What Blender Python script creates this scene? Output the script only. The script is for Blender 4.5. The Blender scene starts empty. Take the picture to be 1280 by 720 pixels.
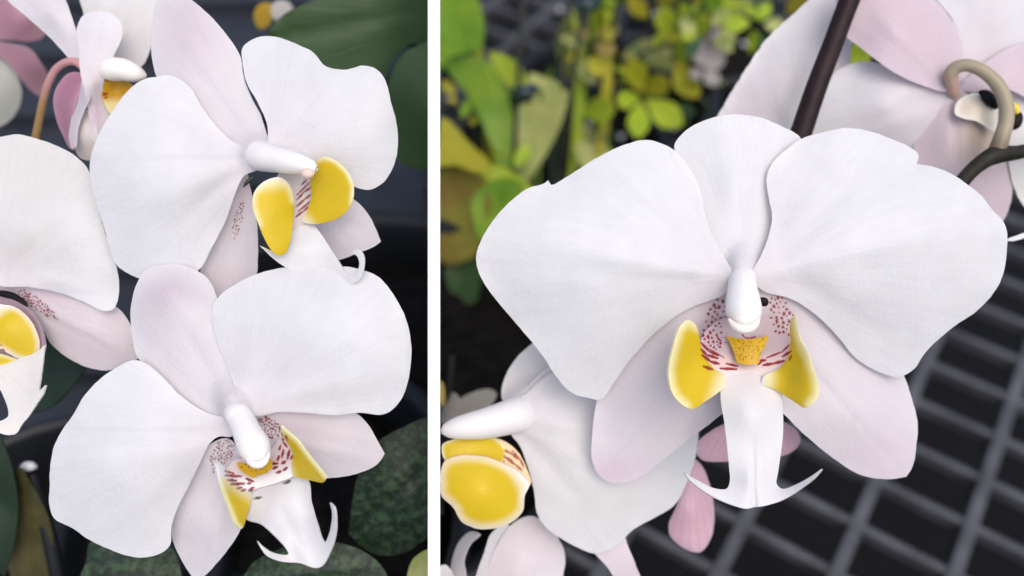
import bpy, math, random
import numpy as np
from mathutils import Vector, noise
from mathutils.geometry import delaunay_2d_cdt

random.seed(7)
SC = bpy.context.scene
COL = SC.collection

# ------------------------------------------------------------------ camera frame
FPX = 1108.0                 # focal length measured in pixels of a 1280 wide frame
D0 = 0.160                   # distance of the sharp flowers, metres
K = D0 / FPX                 # one pixel at that distance, metres
PITCH = math.radians(48)
CAM = Vector((0, 0, 1.12))
BENCH = 0.80
Rv = Vector((1, 0, 0))
Fv = Vector((0, math.cos(PITCH), -math.sin(PITCH)))
Uv = Vector((0, math.sin(PITCH), math.cos(PITCH)))

def P(x, y, z=0.0):
    d = D0 + z * K
    return CAM + Fv * d + Rv * ((x - 640) / FPX * d) + Uv * ((360 - y) / FPX * d)

def on_bench(x, y, h=0.0):
    r = Fv + Rv * ((x - 640) / FPX) + Uv * ((360 - y) / FPX)
    t = (BENCH + h - CAM.z) / r.z
    return CAM + r * t

# ------------------------------------------------------------------ tags
def tag(o, label=None, cat=None, group=None, kind=None):
    if label: o['label'] = label
    if cat: o['category'] = cat
    if group: o['group'] = group
    if kind: o['kind'] = kind
    return o

def thing(name, loc, label, cat, group=None):
    o = bpy.data.objects.new(name, None); COL.objects.link(o)
    o.location = loc; o.empty_display_size = 0.01
    return tag(o, label, cat, group)

def link(name, me, mat, parent=None, origin=None, smooth=True):
    """mesh is given in world coordinates; origin becomes the object's location"""
    if parent is not None:
        org = Vector((0, 0, 0)); q = parent
        while q is not None:
            org = org + q.location; q = q.parent
        loc = Vector((0, 0, 0))
    else:
        org = Vector(origin) if origin is not None else Vector((0, 0, 0)); loc = org
    co = np.empty(len(me.vertices) * 3, dtype=np.float64)
    me.vertices.foreach_get('co', co)
    co = co.reshape(-1, 3) - np.array(org)
    me.vertices.foreach_set('co', co.ravel())
    if smooth: me.polygons.foreach_set('use_smooth', [True] * len(me.polygons))
    me.update()
    if mat: me.materials.append(mat)
    o = bpy.data.objects.new(name, me); COL.objects.link(o)
    o.location = loc
    if parent is not None: o.parent = parent
    return o

# ------------------------------------------------------------------ colour helpers
def ss(a, b, x):
    t = np.clip((x - a) / (b - a), 0, 1)
    return t * t * (3 - 2 * t)

def mixc(c, d, w):
    w = np.asarray(w)[:, None]
    return c * (1 - w) + np.asarray(d)[None, :] * w

WHITE = np.array((0.882, 0.873, 0.880))
CREAM = np.array((0.84, 0.78, 0.66))
PINK = np.array((0.74, 0.55, 0.64))
PALEPINK = np.array((0.84, 0.73, 0.76))
LILAC = np.array((0.79, 0.66, 0.71))
DEEPPINK = np.array((0.62, 0.28, 0.40))
YELLOW = np.array((0.71, 0.52, 0.020))
PALEYEL = np.array((0.84, 0.74, 0.25))
RED = np.array((0.27, 0.0, 0.014))

def flat(c):
    c = np.array(c)
    return lambda X, Y, D, A, R: np.repeat(c[None, :], len(X), 0)

def blob(X, Y, x, y, rx, ry=None):
    ry = ry or rx
    return np.exp(-(((X - x) / rx) ** 2 + ((Y - y) / ry) ** 2))

def stroke_mask(X, Y, strokes, soft=0.35):
    m = np.zeros(len(X))
    for s in strokes:
        pts, w = s[:-1], s[-1]
        for i in range(max(1, len(pts) - 1)):
            ax, ay = pts[i]; bx, by = pts[min(i + 1, len(pts) - 1)]
            dx, dy = bx - ax, by - ay
            L = dx * dx + dy * dy + 1e-9
            t = np.clip(((X - ax) * dx + (Y - ay) * dy) / L, 0, 1)
            d = np.hypot(X - ax - t * dx, Y - ay - t * dy)
            ww = 1.4 * w * (1 - 0.45 * np.abs(2 * t - 1))
            m = np.maximum(m, 1 - ss(ww - soft, ww + soft, d))
    return m

def scatter(poly, n, rmin, rmax, seed, mind=3.0, ang=None):
    """random freckles inside a polygon as short strokes"""
    rr = random.Random(seed); out = []; pts = []
    xs = [p[0] for p in poly]; ys = [p[1] for p in poly]
    tries = 0
    while len(out) < n and tries < 6000:
        tries += 1
        x = rr.uniform(min(xs), max(xs)); y = rr.uniform(min(ys), max(ys))
        if not inside(np.array([[x, y]]), np.array(poly, float))[0]: continue
        if any((x - a) ** 2 + (y - b) ** 2 < mind * mind for a, b in pts): continue
        pts.append((x, y)); r = rr.uniform(rmin, rmax)
        a = (ang if ang is not None else 1.4) + rr.uniform(-.5, .5)
        l = r * rr.uniform(0.2, 1.6)
        out.append(((x, y), (x + l * math.cos(a), y + l * math.sin(a)), r))
    return out

# ------------------------------------------------------------------ sheet builder
def catmull(pts, step=3.0, closed=True):
    """pts: (x, y[, 'c']) ; 'c' = sharp corner"""
    n = len(pts); out = []
    rng = range(n if closed else n - 1)
    for i in rng:
        def g(j):
            if closed: return pts[j % n]
            return pts[max(0, min(n - 1, j))]
        p0, p1, p2, p3 = g(i - 1), g(i), g(i + 1), g(i + 2)
        if len(p1) > 2 and p1[2] == 'c': p0 = p1
        if len(p2) > 2 and p2[2] == 'c': p3 = p2
        a, b, c, d = [np.array(q[:2], float) for q in (p0, p1, p2, p3)]
        L = np.hypot(*(c - b)); m = max(1, int(round(L / step)))
        t0 = 0.0
        def tj(t, u, v): return t + max(np.hypot(*(v - u)), 1e-6) ** 0.5
        for j in range(m):
            t = j / m
            k0 = tj(0, a, b); k1 = tj(k0, b, c); k2 = tj(k1, c, d)
            # centripetal, with degenerate ends
            if k0 < 0.01: a = b - (c - b) * 0.3; k0 = tj(0, a, b); k1 = tj(k0, b, c); k2 = tj(k1, c, d)
            if k2 - k1 < 0.01: d = c + (c - b) * 0.3; k2 = tj(k1, c, d)
            tt = k0 + (k1 - k0) * t
            A1 = (k0 - tt) / k0 * a + tt / k0 * b
            A2 = (k1 - tt) / (k1 - k0) * b + (tt - k0) / (k1 - k0) * c
            A3 = (k2 - tt) / (k2 - k1) * c + (tt - k1) / (k2 - k1) * d
            B1 = (k1 - tt) / k1 * A1 + tt / k1 * A2
            B2 = (k2 - tt) / (k2 - k0) * A2 + (tt - k0) / (k2 - k0) * A3
            out.append((k1 - tt) / (k1 - k0) * B1 + (tt - k0) / (k1 - k0) * B2)
    if not closed: out.append(np.array(pts[-1][:2], float))
    return np.array(out)

def inside(Q, poly):
    x, y = Q[:, 0], Q[:, 1]
    c = np.zeros(len(Q), bool)
    px, py = poly[:, 0], poly[:, 1]
    j = len(poly) - 1
    for i in range(len(poly)):
        cond = ((py[i] > y) != (py[j] > y))
        xi = (px[j] - px[i]) * (y - py[i]) / ((py[j] - py[i]) if py[j] != py[i] else 1e-9) + px[i]
        c ^= cond & (x < xi)
        j = i
    return c

def edge_dist(Q, poly):
    d = np.full(len(Q), 1e9)
    n = len(poly)
    for i in range(n):
        a = poly[i]; b = poly[(i + 1) % n]; ab = b - a
        L = ab @ ab + 1e-9
        t = np.clip(((Q - a) @ ab) / L, 0, 1)
        d = np.minimum(d, np.hypot(*(Q - a - t[:, None] * ab).T))
    return d

def tps(ctrl):
    C = np.array(ctrl, float)
    if len(C) < 3:
        z = C[:, 2].mean(); return lambda X, Y: np.full(len(X), z)
    n = len(C); s = 100.0
    xy = C[:, :2] / s
    def U(r2): return np.where(r2 > 1e-12, r2 * np.log(r2 + 1e-12), 0)
    r2 = ((xy[:, None] - xy[None]) ** 2).sum(-1)
    A = np.zeros((n + 3, n + 3)); A[:n, :n] = U(r2) + np.eye(n) * 1e-4
    A[:n, n] = 1; A[:n, n + 1:] = xy; A[n, :n] = 1; A[n + 1:, :n] = xy.T
    b = np.concatenate([C[:, 2], [0, 0, 0]])
    w = np.linalg.lstsq(A, b, rcond=None)[0]
    def f(X, Y):
        q = np.stack([X, Y], 1) / s
        k = U(((q[:, None] - xy[None]) ** 2).sum(-1))
        return k @ w[:n] + w[n] + q @ w[n + 1:]
    return f

FILLET = []      # front profile of the column's foot: (x, y, z, r)

def fillet(X, Y, Z):
    P4 = np.array(FILLET, float); h = np.full(len(X), 1e6); acc = 0.0
    for a, b in zip(P4[:-1], P4[1:]):
        ab = b[:2] - a[:2]; L = ab @ ab + 1e-9
        t = np.clip(((X - a[0]) * ab[0] + (Y - a[1]) * ab[1]) / L, 0, 1)
        d = np.hypot(X - a[0] - t * ab[0], Y - a[1] - t * ab[1])
        z = a[2] + (b[2] - a[2]) * t; rr = a[3] + (b[3] - a[3]) * t
        sarc = acc + t * L ** .5
        hh = z + 0.6 + d * d / (1.15 * rr) + 26 * ss(16, 42, sarc)
        h = np.minimum(h, hh); acc += L ** .5
    k = 3.0; m = np.minimum(Z, h)
    return m - k * np.log(np.exp(-(Z - m) / k) + np.exp(-(h - m) / k))

def sheet(name, parent, outline, ctrl, base, mat, col, h=6.0, th=1.0, zo=0.0,
          ruf=1.6, und=2.2, curl=0.25, swell=0.0, jag=0.35, fine=(), step=None, seed=None, creases=(), origin=None):
    seed = seed if seed is not None else random.random() * 50
    poly = catmull(outline, step or min(3.0, h))
    nrm = np.roll(poly, -1, 0) - np.roll(poly, 1, 0)
    nrm = np.stack([nrm[:, 1], -nrm[:, 0]], 1); nrm /= (np.hypot(*nrm.T)[:, None] + 1e-9)
    jj = np.array([noise.noise(Vector((p[0] / 9, p[1] / 9, seed))) * 1.2 + noise.noise(Vector((p[0] / 3.2, p[1] / 3.2, seed))) * .6 for p in poly])
    poly = poly + nrm * (jj * jag)[:, None]
    x0, y0 = poly.min(0); x1, y1 = poly.max(0)
    rr = np.random.RandomState(int(seed * 100) % 9999)
    def lattice(xa, ya, xb, yb, hh):
        gx, gy = np.meshgrid(np.arange(xa, xb, hh), np.arange(ya, yb, hh * .87))
        gx = gx + (np.arange(gx.shape[0]) % 2)[:, None] * hh * .5
        q = np.stack([gx.ravel(), gy.ravel()], 1)
        return q + rr.uniform(-.06, .06, q.shape) * hh
    Q = lattice(x0, y0, x1, y1, h)
    Q = Q[inside(Q, poly)]
    dQ = edge_dist(Q, poly) if len(Q) else np.zeros(0)
    Q = Q[dQ > h * .9]
    ring = poly - nrm * h * .45 * (1 if ((np.roll(poly, -1, 0)[:, 0] - poly[:, 0]) * (poly[:, 1] + np.roll(poly, -1, 0)[:, 1])).sum() < 0 else -1)
    ring = ring[inside(ring, poly)]
    if len(ring):
        ring = ring[edge_dist(ring, poly) > h * .38]
        Q = np.concatenate([ring, Q])
    for (fx, fy, fr, fh) in fine:
        Q = Q[np.hypot(Q[:, 0] - fx, Q[:, 1] - fy) > fr]
        q = lattice(fx - fr, fy - fr, fx + fr, fy + fr, fh)
        q = q[np.hypot(q[:, 0] - fx, q[:, 1] - fy) < fr - fh * .4]
        q = q[inside(q, poly)]
        if len(q):
            q = q[edge_dist(q, poly) > fh * .6]
            Q = np.concatenate([Q, q])
    # rows just inside the margin so that the curl of the edge is smooth
    allp = np.concatenate([poly, Q])
    nb = len(poly)
    edges = [(i, (i + 1) % nb) for i in range(nb)]
    vo, eo, fo, _, _, _ = delaunay_2d_cdt([Vector(p) for p in allp], edges, [], 1, 1e-5)
    V = np.array([(v.x, v.y) for v in vo])
    X, Y = V[:, 0], V[:, 1]
    D = edge_dist(V, poly)
    Z = tps(ctrl)(X, Y)
    if swell == 0 and name in ('petal', 'dorsal_sepal') and mat is M_PETAL and parent is not None: swell = 5.0
    A = np.arctan2(Y - base[1], X - base[0]); Rr = np.hypot(X - base[0], Y - base[1])
    un = np.array([noise.noise(Vector((x / 60, y / 60, seed))) for x, y in V])
    rn = np.array([noise.noise(Vector((x / 24, y / 24, seed + 9))) for x, y in V])
    fade = ss(5, 60, Rr)
    Z = Z + un * und * fade + rn * ruf * np.exp(-D / 16) * fade + curl * np.exp(-D / 5) * ss(3, 25, Rr)
    wn = np.array([noise.noise(Vector((a * 2.2, rr_ / 26, seed + 20))) for a, rr_ in zip(A, Rr)])
    fo_ = np.array([noise.noise(Vector((a * 5.0, rr_ / 120, seed + 30))) for a, rr_ in zip(A, Rr)])
    Z = Z + (0.5 * wn + 1.3 * fo_) * ss(15, 80, Rr) * (und / 2.2) - swell * np.exp(-(Rr / 17) ** 2)
    for (ax, ay, bx, by, depth, wd) in creases:
        dx, dy = bx - ax, by - ay; L = dx * dx + dy * dy
        t = np.clip(((X - ax) * dx + (Y - ay) * dy) / L, 0, 1)
        dd = np.hypot(X - ax - t * dx, Y - ay - t * dy)
        Z = Z + depth * np.exp(-(dd / wd) ** 2) * (1 - t ** 3)
    if FILLET and name in ('petal', 'dorsal_sepal') and mat is M_PETAL: Z = fillet(X, Y, Z)
    C = col(X, Y, D, A, Rr)
    Z = Z + zo
    co = [P(x, y, z) for x, y, z in zip(X, Y, Z)]
    faces = [tuple(f) for f in fo]
    # face the camera
    a, b, c = [co[i] for i in faces[len(faces) // 2][:3]]
    if (b - a).cross(c - a).dot(a - CAM) > 0: faces = [f[::-1] for f in faces]
    co = np.array([tuple(v) for v in co]); F = np.array(faces); n0 = len(co)
    fn = np.cross(co[F[:, 1]] - co[F[:, 0]], co[F[:, 2]] - co[F[:, 0]])
    vn = np.zeros_like(co)
    for k in range(3): np.add.at(vn, F[:, k], fn)
    vn /= (np.linalg.norm(vn, axis=1)[:, None] + 1e-20)
    src = np.arange(n0)
    if th > 0:
        back = co - vn * th * K
        cnt = {}
        for f in faces:
            for i in range(3):
                e = (f[i], f[(i + 1) % 3])
                cnt[e] = cnt.get(e, 0) + 1
        be = [e for e in cnt if (e[1], e[0]) not in cnt]
        nxt = dict(be); bv = list(nxt.keys())
        # the margin: its own ring of vertices, so that the face keeps its own normals
        ids = {v: i for i, v in enumerate(bv)}; m_ = len(bv)
        verts = np.concatenate([co, back, co[bv], back[bv]])
        o1, o2, o3 = n0, 2 * n0, 2 * n0 + m_
        faces = faces + [tuple(x + o1 for x in f[::-1]) for f in faces]
        for v, w in be:
            faces.append((o2 + ids[w], o2 + ids[v], o3 + ids[v], o3 + ids[w]))
        src = np.concatenate([src, src, np.array(bv), np.array(bv)])
    else: verts = co
    me = bpy.data.meshes.new(name)
    me.from_pydata([tuple(v) for v in verts], [], faces)
    C = C[src]; A = A[src]; Rr = Rr[src]
    ca = me.color_attributes.new('Col', 'FLOAT_COLOR', 'POINT')
    ca.data.foreach_set('color', np.concatenate([C, np.ones((len(C), 1))], 1).astype(np.float32).ravel())
    va = me.attributes.new('vein', 'FLOAT_VECTOR', 'POINT')
    va.data.foreach_set('vector', np.stack([A * 10, Rr / 30, np.full(len(A), seed)], 1).astype(np.float32).ravel())
    return link(name, me, mat, parent, origin)

# ------------------------------------------------------------------ tube builder
def tube(name, parent, pts, mat, n=18, col=None, sub=6, flat_y=1.0, origin=None, world=False, zo=0.0, closed_end=True):
    """pts: (x, y, z, r) in pixels at depth offset z; r in pixels"""
    C = []
    for p in pts:
        v = Vector(p[:3]) if world else P(p[0], p[1], p[2] + zo)
        r = p[3] if world else p[3] * K * (1 + (p[2] + zo) / FPX)
        C.append((v.x, v.y, v.z, r, p[0], p[1]))
    C = np.array(C); m = len(C); S = []
    for i in range(m - 1):
        p0, p1, p2, p3 = C[max(i - 1, 0)], C[i], C[i + 1], C[min(i + 2, m - 1)]
        for j in range(sub):
            t = j / sub
            S.append(0.5 * ((2 * p1) + (-p0 + p2) * t + (2 * p0 - 5 * p1 + 4 * p2 - p3) * t * t + (-p0 + 3 * p1 - 3 * p2 + p3) * t ** 3))
    S.append(C[-1]); S = np.array(S)
    S[:, 3] = np.maximum(S[:, 3], 1e-6)
    verts, faces, cols = [], [], []
    up = None
    for i in range(len(S)):
        a = Vector(S[max(i - 1, 0)][:3]); b = Vector(S[min(i + 1, len(S) - 1)][:3])
        T = (b - a).normalized()
        if up is None:
            up = -Fv - T * (-Fv).dot(T)
            if up.length < .2: up = Uv - T * Uv.dot(T)
        up = (up - T * up.dot(T)).normalized()
        sd = T.cross(up)
        for k in range(n):
            th = 2 * math.pi * k / n
            verts.append(Vector(S[i][:3]) + (up * math.cos(th) * flat_y + sd * math.sin(th)) * S[i][3])
            cols.append((S[i][4], S[i][5]))
    for i in range(len(S) - 1):
        for k in range(n):
            faces.append((i * n + k, i * n + (k + 1) % n, (i + 1) * n + (k + 1) % n, (i + 1) * n + k))
    faces.append(tuple(range(n))); L = (len(S) - 1) * n
    faces.append(tuple(L + k for k in range(n))[::-1])
    me = bpy.data.meshes.new(name)
    me.from_pydata([tuple(v) for v in verts], [], faces)
    if col is not None:
        xy = np.array(cols)
        cc = col(xy[:, 0], xy[:, 1], None, None, None) if callable(col) else np.repeat(np.array(col)[None], len(xy), 0)
        ca = me.color_attributes.new('Col', 'FLOAT_COLOR', 'POINT')
        ca.data.foreach_set('color', np.concatenate([cc, np.ones((len(cc), 1))], 1).astype(np.float32).ravel())
        va = me.attributes.new('vein', 'FLOAT_VECTOR', 'POINT')
        va.data.foreach_set('vector', np.stack([np.tile(np.arange(n), len(S)) * .6, np.repeat(np.arange(len(S)), n) * .08, np.zeros(len(xy))], 1).astype(np.float32).ravel())
    return link(name, me, mat, parent, origin)

def lathe(name, parent, centre, prof, mat, n=48, origin=None, wob=0.0, axis=None):
    """prof: (radius, height) in metres, vertical axis"""
    verts, faces = [], []
    for (r, hgt) in prof:
        for k in range(n):
            a = 2 * math.pi * k / n
            verts.append((centre[0] + r * math.cos(a), centre[1] + r * math.sin(a), centre[2] + hgt + wob * noise.noise(Vector((r * 90 * math.cos(a), r * 90 * math.sin(a), 3)))))
    for i in range(len(prof) - 1):
        for k in range(n):
            faces.append((i * n + k, i * n + (k + 1) % n, (i + 1) * n + (k + 1) % n, (i + 1) * n + k))
    me = bpy.data.meshes.new(name); me.from_pydata(verts, [], faces)
    return link(name, me, mat, parent, origin)

# ------------------------------------------------------------------ materials
def newmat(name):
    m = bpy.data.materials.new(name); m.use_nodes = True
    nt = m.node_tree; nt.nodes.clear()
    out = nt.nodes.new('ShaderNodeOutputMaterial')
    b = nt.nodes.new('ShaderNodeBsdfPrincipled')
    nt.links.new(b.outputs[0], out.inputs[0])
    return m, nt, b, out

def nd(nt, t, **kw):
    n = nt.nodes.new(t)
    for k, v in kw.items():
        if k in n.inputs: n.inputs[k].default_value = v
        else: setattr(n, k, v)
    return n

def petal_material(name, trans=0.42, rough=0.42, bump=0.5, sheen=True, sss=.2):
    m, nt, b, out = newmat(name); L = nt.links.new
    at = nd(nt, 'ShaderNodeAttribute', attribute_name='Col')
    ve = nd(nt, 'ShaderNodeAttribute', attribute_name='vein')
    tc = nd(nt, 'ShaderNodeTexCoord')
    # veins running out from the flower's centre
    n1 = nd(nt, 'ShaderNodeTexNoise', Scale=1.0, Detail=3.0, Roughness=.55); 
    mp = nd(nt, 'ShaderNodeMapping'); mp.inputs['Scale'].default_value = (3.4, .45, 1)
    L(ve.outputs['Vector'], mp.inputs[0]); L(mp.outputs[0], n1.inputs['Vector'])
    # cell grain and blotches
    n2 = nd(nt, 'ShaderNodeTexNoise', Scale=1500.0, Detail=2.0)
    n3 = nd(nt, 'ShaderNodeTexNoise', Scale=170.0, Detail=4.0, Roughness=.6)
    L(tc.outputs['Object'], n2.inputs['Vector']); L(tc.outputs['Object'], n3.inputs['Vector'])
    r = nd(nt, 'ShaderNodeMapRange'); r.inputs['From Min'].default_value = .3; r.inputs['From Max'].default_value = .7
    r.inputs['To Min'].default_value = .975; r.inputs['To Max'].default_value = 1.01
    L(n1.outputs['Fac'], r.inputs['Value'])
    r3 = nd(nt, 'ShaderNodeMapRange'); r3.inputs['From Min'].default_value = .3; r3.inputs['From Max'].default_value = .7
    r3.inputs['To Min'].default_value = .965; r3.inputs['To Max'].default_value = 1.01
    L(n3.outputs['Fac'], r3.inputs['Value'])
    mu = nd(nt, 'ShaderNodeMath', operation='MULTIPLY'); L(r.outputs[0], mu.inputs[0]); L(r3.outputs[0], mu.inputs[1])
    vm = nd(nt, 'ShaderNodeVectorMath', operation='SCALE'); L(at.outputs['Color'], vm.inputs[0]); L(mu.outputs[0], vm.inputs['Scale'])
    L(vm.outputs[0], b.inputs['Base Color'])
    b.inputs['Roughness'].default_value = rough
    b.inputs['Specular IOR Level'].default_value = .3
    if sheen:
        b.inputs['Sheen Weight'].default_value = .12; b.inputs['Sheen Roughness'].default_value = .5
    b.inputs['Subsurface Weight'].default_value = sss
    b.inputs['Subsurface Radius'].default_value = (1, .8, .7)
    b.inputs['Subsurface Scale'].default_value = .0008
    ad = nd(nt, 'ShaderNodeMath', operation='MULTIPLY_ADD'); ad.inputs[1].default_value = .8
    hv = nd(nt, 'ShaderNodeMath', operation='MULTIPLY'); hv.inputs[1].default_value = .5; L(n1.outputs['Fac'], hv.inputs[0])
    L(n2.outputs['Fac'], ad.inputs[0]); L(hv.outputs[0], ad.inputs[2])
    ad2 = nd(nt, 'ShaderNodeMath', operation='MULTIPLY_ADD'); ad2.inputs[1].default_value = .9
    L(n3.outputs['Fac'], ad2.inputs[0]); L(ad.outputs[0], ad2.inputs[2])
    bp = nd(nt, 'ShaderNodeBump', Strength=bump * .8, Distance=.00028)
    L(ad2.outputs[0], bp.inputs['Height']); L(bp.outputs[0], b.inputs['Normal'])
    tr = nd(nt, 'ShaderNodeBsdfTranslucent'); L(vm.outputs[0], tr.inputs[0])
    mx = nd(nt, 'ShaderNodeMixShader'); mx.inputs[0].default_value = trans
    L(b.outputs[0], mx.inputs[1]); L(tr.outputs[0], mx.inputs[2]); L(mx.outputs[0], out.inputs[0])
    return m

def simple(name, c, rough=.5, spec=.5, nscale=0, namp=.2, bump=0.0, c2=None, detail=4.0, dist=.001, coat=0.0):
    m, nt, b, out = newmat(name); L = nt.links.new
    b.inputs['Base Color'].default_value = (*c, 1)
    b.inputs['Roughness'].default_value = rough; b.inputs['Specular IOR Level'].default_value = spec
    b.inputs['Coat Weight'].default_value = coat
    if nscale:
        tc = nd(nt, 'ShaderNodeTexCoord'); n = nd(nt, 'ShaderNodeTexNoise', Scale=nscale, Detail=detail, Roughness=.6)
        L(tc.outputs['Object'], n.inputs['Vector'])
        cr = nd(nt, 'ShaderNodeValToRGB'); cr.color_ramp.elements[0].position = .35; cr.color_ramp.elements[1].position = .65
        cr.color_ramp.elements[0].color = (*[v * (1 - namp) for v in c], 1)
        cr.color_ramp.elements[1].color = (*(c2 if c2 else [min(1, v * (1 + namp)) for v in c]), 1)
        L(n.outputs['Fac'], cr.inputs[0]); L(cr.outputs[0], b.inputs['Base Color'])
        if bump:
            bp = nd(nt, 'ShaderNodeBump', Strength=bump, Distance=dist)
            L(n.outputs['Fac'], bp.inputs['Height']); L(bp.outputs[0], b.inputs['Normal'])
    return m

def leaf_material(name, c1, c2, trans=.2, rough=.5, nscale=60.0, lo=.4, hi=.6, vein=.12):
    m, nt, b, out = newmat(name); L = nt.links.new
    ve = nd(nt, 'ShaderNodeAttribute', attribute_name='vein')
    tc = nd(nt, 'ShaderNodeTexCoord')
    n = nd(nt, 'ShaderNodeTexNoise', Scale=nscale, Detail=5.0, Roughness=.6); L(tc.outputs['Object'], n.inputs['Vector'])
    cr = nd(nt, 'ShaderNodeValToRGB'); cr.color_ramp.elements[0].position = lo; cr.color_ramp.elements[1].position = hi
    cr.color_ramp.elements[0].color = (*c1, 1); cr.color_ramp.elements[1].color = (*c2, 1)
    L(n.outputs['Fac'], cr.inputs[0])
    mp = nd(nt, 'ShaderNodeMapping'); mp.inputs['Scale'].default_value = (5, .3, 1); L(ve.outputs['Vector'], mp.inputs[0])
    n1 = nd(nt, 'ShaderNodeTexNoise', Scale=1.0, Detail=2.0); L(mp.outputs[0], n1.inputs['Vector'])
    r = nd(nt, 'ShaderNodeMapRange'); r.inputs['From Min'].default_value = .35; r.inputs['From Max'].default_value = .65
    r.inputs['To Min'].default_value = 1 - vein; r.inputs['To Max'].default_value = 1 + vein; L(n1.outputs['Fac'], r.inputs['Value'])
    vm = nd(nt, 'ShaderNodeVectorMath', operation='SCALE'); L(cr.outputs[0], vm.inputs[0]); L(r.outputs[0], vm.inputs['Scale'])
    L(vm.outputs[0], b.inputs['Base Color']); b.inputs['Roughness'].default_value = rough
    bp = nd(nt, 'ShaderNodeBump', Strength=.3, Distance=.0006); L(n1.outputs['Fac'], bp.inputs['Height']); L(bp.outputs[0], b.inputs['Normal'])
    tr = nd(nt, 'ShaderNodeBsdfTranslucent'); L(vm.outputs[0], tr.inputs[0])
    mx = nd(nt, 'ShaderNodeMixShader'); mx.inputs[0].default_value = trans
    L(b.outputs[0], mx.inputs[1]); L(tr.outputs[0], mx.inputs[2]); L(mx.outputs[0], out.inputs[0])
    return m

M_PETAL = petal_material('petal_tissue')
M_LIP = petal_material('lip_tissue', sheen=False, trans=.25, rough=.36, bump=.3, sss=0)
M_COLUMN = petal_material('column_wax', trans=.08, rough=.42, bump=.08)
M_STALK = petal_material('green_stalk', trans=0.02, rough=.4, bump=.2, sheen=False)
M_STEM = simple('dark_stem', (.016, .007, .008), .55, .22, 300, .35, .2)
M_BRANCH = simple('olive_branch', (.016, .015, .010), .6, .25, 400, .4, .3)
M_HOLE_SHADE = simple('hollow_shade', (.006, .004, .005), .6, .2)  # near-black colour that paints the shade inside flower openings
M_BENCH = simple('bench_plastic', (.068, .070, .080), .5, .32, 55, .3, .15)
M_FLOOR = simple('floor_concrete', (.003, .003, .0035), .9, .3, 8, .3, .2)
M_POT = simple('pot_plastic', (.009, .010, .013), .45, .35, 40, .25, .05)
M_TRAY = simple('tray_plastic', (.024, .028, .038), .5, .35, 30, .25, .05)
M_BARK = simple('bark_mix', (.004, .0035, .003), .9, .15, 160, .5, 1.0, (.010, .008, .007), dist=.004)
M_DIVIDER = simple('divider_white', (.93, .93, .93), .6, .3, 30, .01)
M_CLIP = simple('clip_plastic', (.006, .025, .028), .3, .6)
M_STAKE = simple('stake', (.015, .017, .012), .5, .4, 200, .3, .1)
M_GREEN = leaf_material('broad_leaf', (.034, .080, .022), (.042, .095, .028), vein=.05)
M_DEEP = leaf_material('deep_leaf', (.010, .026, .012), (.016, .036, .015))
M_MOTTLE = leaf_material('mottled_leaf', (.005, .017, .006), (.036, .078, .030), nscale=620.0, lo=.44, hi=.62, trans=.1, vein=.03)
M_OLIVE = leaf_material('olive_leaf', (.045, .045, .012), (.09, .075, .025), nscale=90)
M_LIME = leaf_material('lime_leaf', (.36, .50, .03), (.50, .60, .05), trans=.35)
M_GRASS = leaf_material('fresh_leaf', (.16, .34, .02), (.27, .43, .03), trans=.35)
M_YEL = leaf_material('yellow_leaf', (.42, .42, .025), (.52, .46, .04), trans=.35)
M_PALE = leaf_material('pale_leaf', (.38, .45, .13), (.52, .54, .20), trans=.3)
M_BROWN = leaf_material('browning_leaf', (.22, .16, .025), (.28, .27, .035), nscale=40, trans=.25)
M_GLINT_CAP = simple('glint_and_cap', (.6, .6, .62), .3, .6)  # shared by the stand-in glints and the pale stake cap

# ------------------------------------------------------------------ colour functions of the petals
def petal_white(bx, by, pink=.35, extra=()):
    def f(X, Y, D, A, R):
        c = np.repeat(WHITE[None], len(X), 0)
        c = mixc(c, PALEPINK, pink * np.exp(-(R / 80) ** 2))
        for (x, y, rx, ry, colr, w) in extra:
            c = mixc(c, colr, w * blob(X, Y, x, y, rx, ry))
        return c
    return f

def sepal_pink(amount=.6, colr=PALEPINK, rim=.5, strokes=(), extra=(), dark=RED):
    def f(X, Y, D, A, R):
        c = np.repeat(WHITE[None], len(X), 0)
        w = amount * (1 - rim * np.exp(-D / 7))
        c = mixc(c, colr, w)
        for (x, y, rx, ry, cc, ww) in extra:
            c = mixc(c, cc, ww * blob(X, Y, x, y, rx, ry))
        if len(strokes): c = mixc(c, dark, stroke_mask(X, Y, strokes) * .85)
        return c
    return f

def lobe_yellow(rim0=2.0, rim1=9.0, edge=None, fade=None, strokes=(), rimc=None):
    """yellow inside a pale margin; fade = (x0, y0, x1, y1): yellow at the first point, white at the second"""
    rc = np.array(rimc if rimc is not None else (.85, .80, .52))
    def f(X, Y, D, A, R):
        c = np.repeat(rc[None], len(X), 0)
        if edge is not None:
            D = np.full(len(X), 1e9)
            for (ax, ay), (bx, by) in zip(edge[:-1], edge[1:]):
                L = (bx - ax) ** 2 + (by - ay) ** 2
                t = np.clip(((X - ax) * (bx - ax) + (Y - ay) * (by - ay)) / L, 0, 1)
                D = np.minimum(D, np.hypot(X - ax - t * (bx - ax), Y - ay - t * (by - ay)))
        w = ss(rim0, rim1, D)
        if fade:
            x0, y0, x1, y1 = fade
            t = ((X - x0) * (x1 - x0) + (Y - y0) * (y1 - y0)) / ((x1 - x0) ** 2 + (y1 - y0) ** 2)
            c = mixc(c, WHITE, ss(0, 1, t)); w = w * (1 - ss(0, 1, t))
        c = mixc(c, PALEYEL, np.clip(ss(0, rim0 + 2, D), 0, 1) * .5 * (w > 0))
        c = mixc(c, YELLOW, w)
        if len(strokes): c = mixc(c, RED, stroke_mask(X, Y, strokes) * .9)
        return c
    return f

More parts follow.
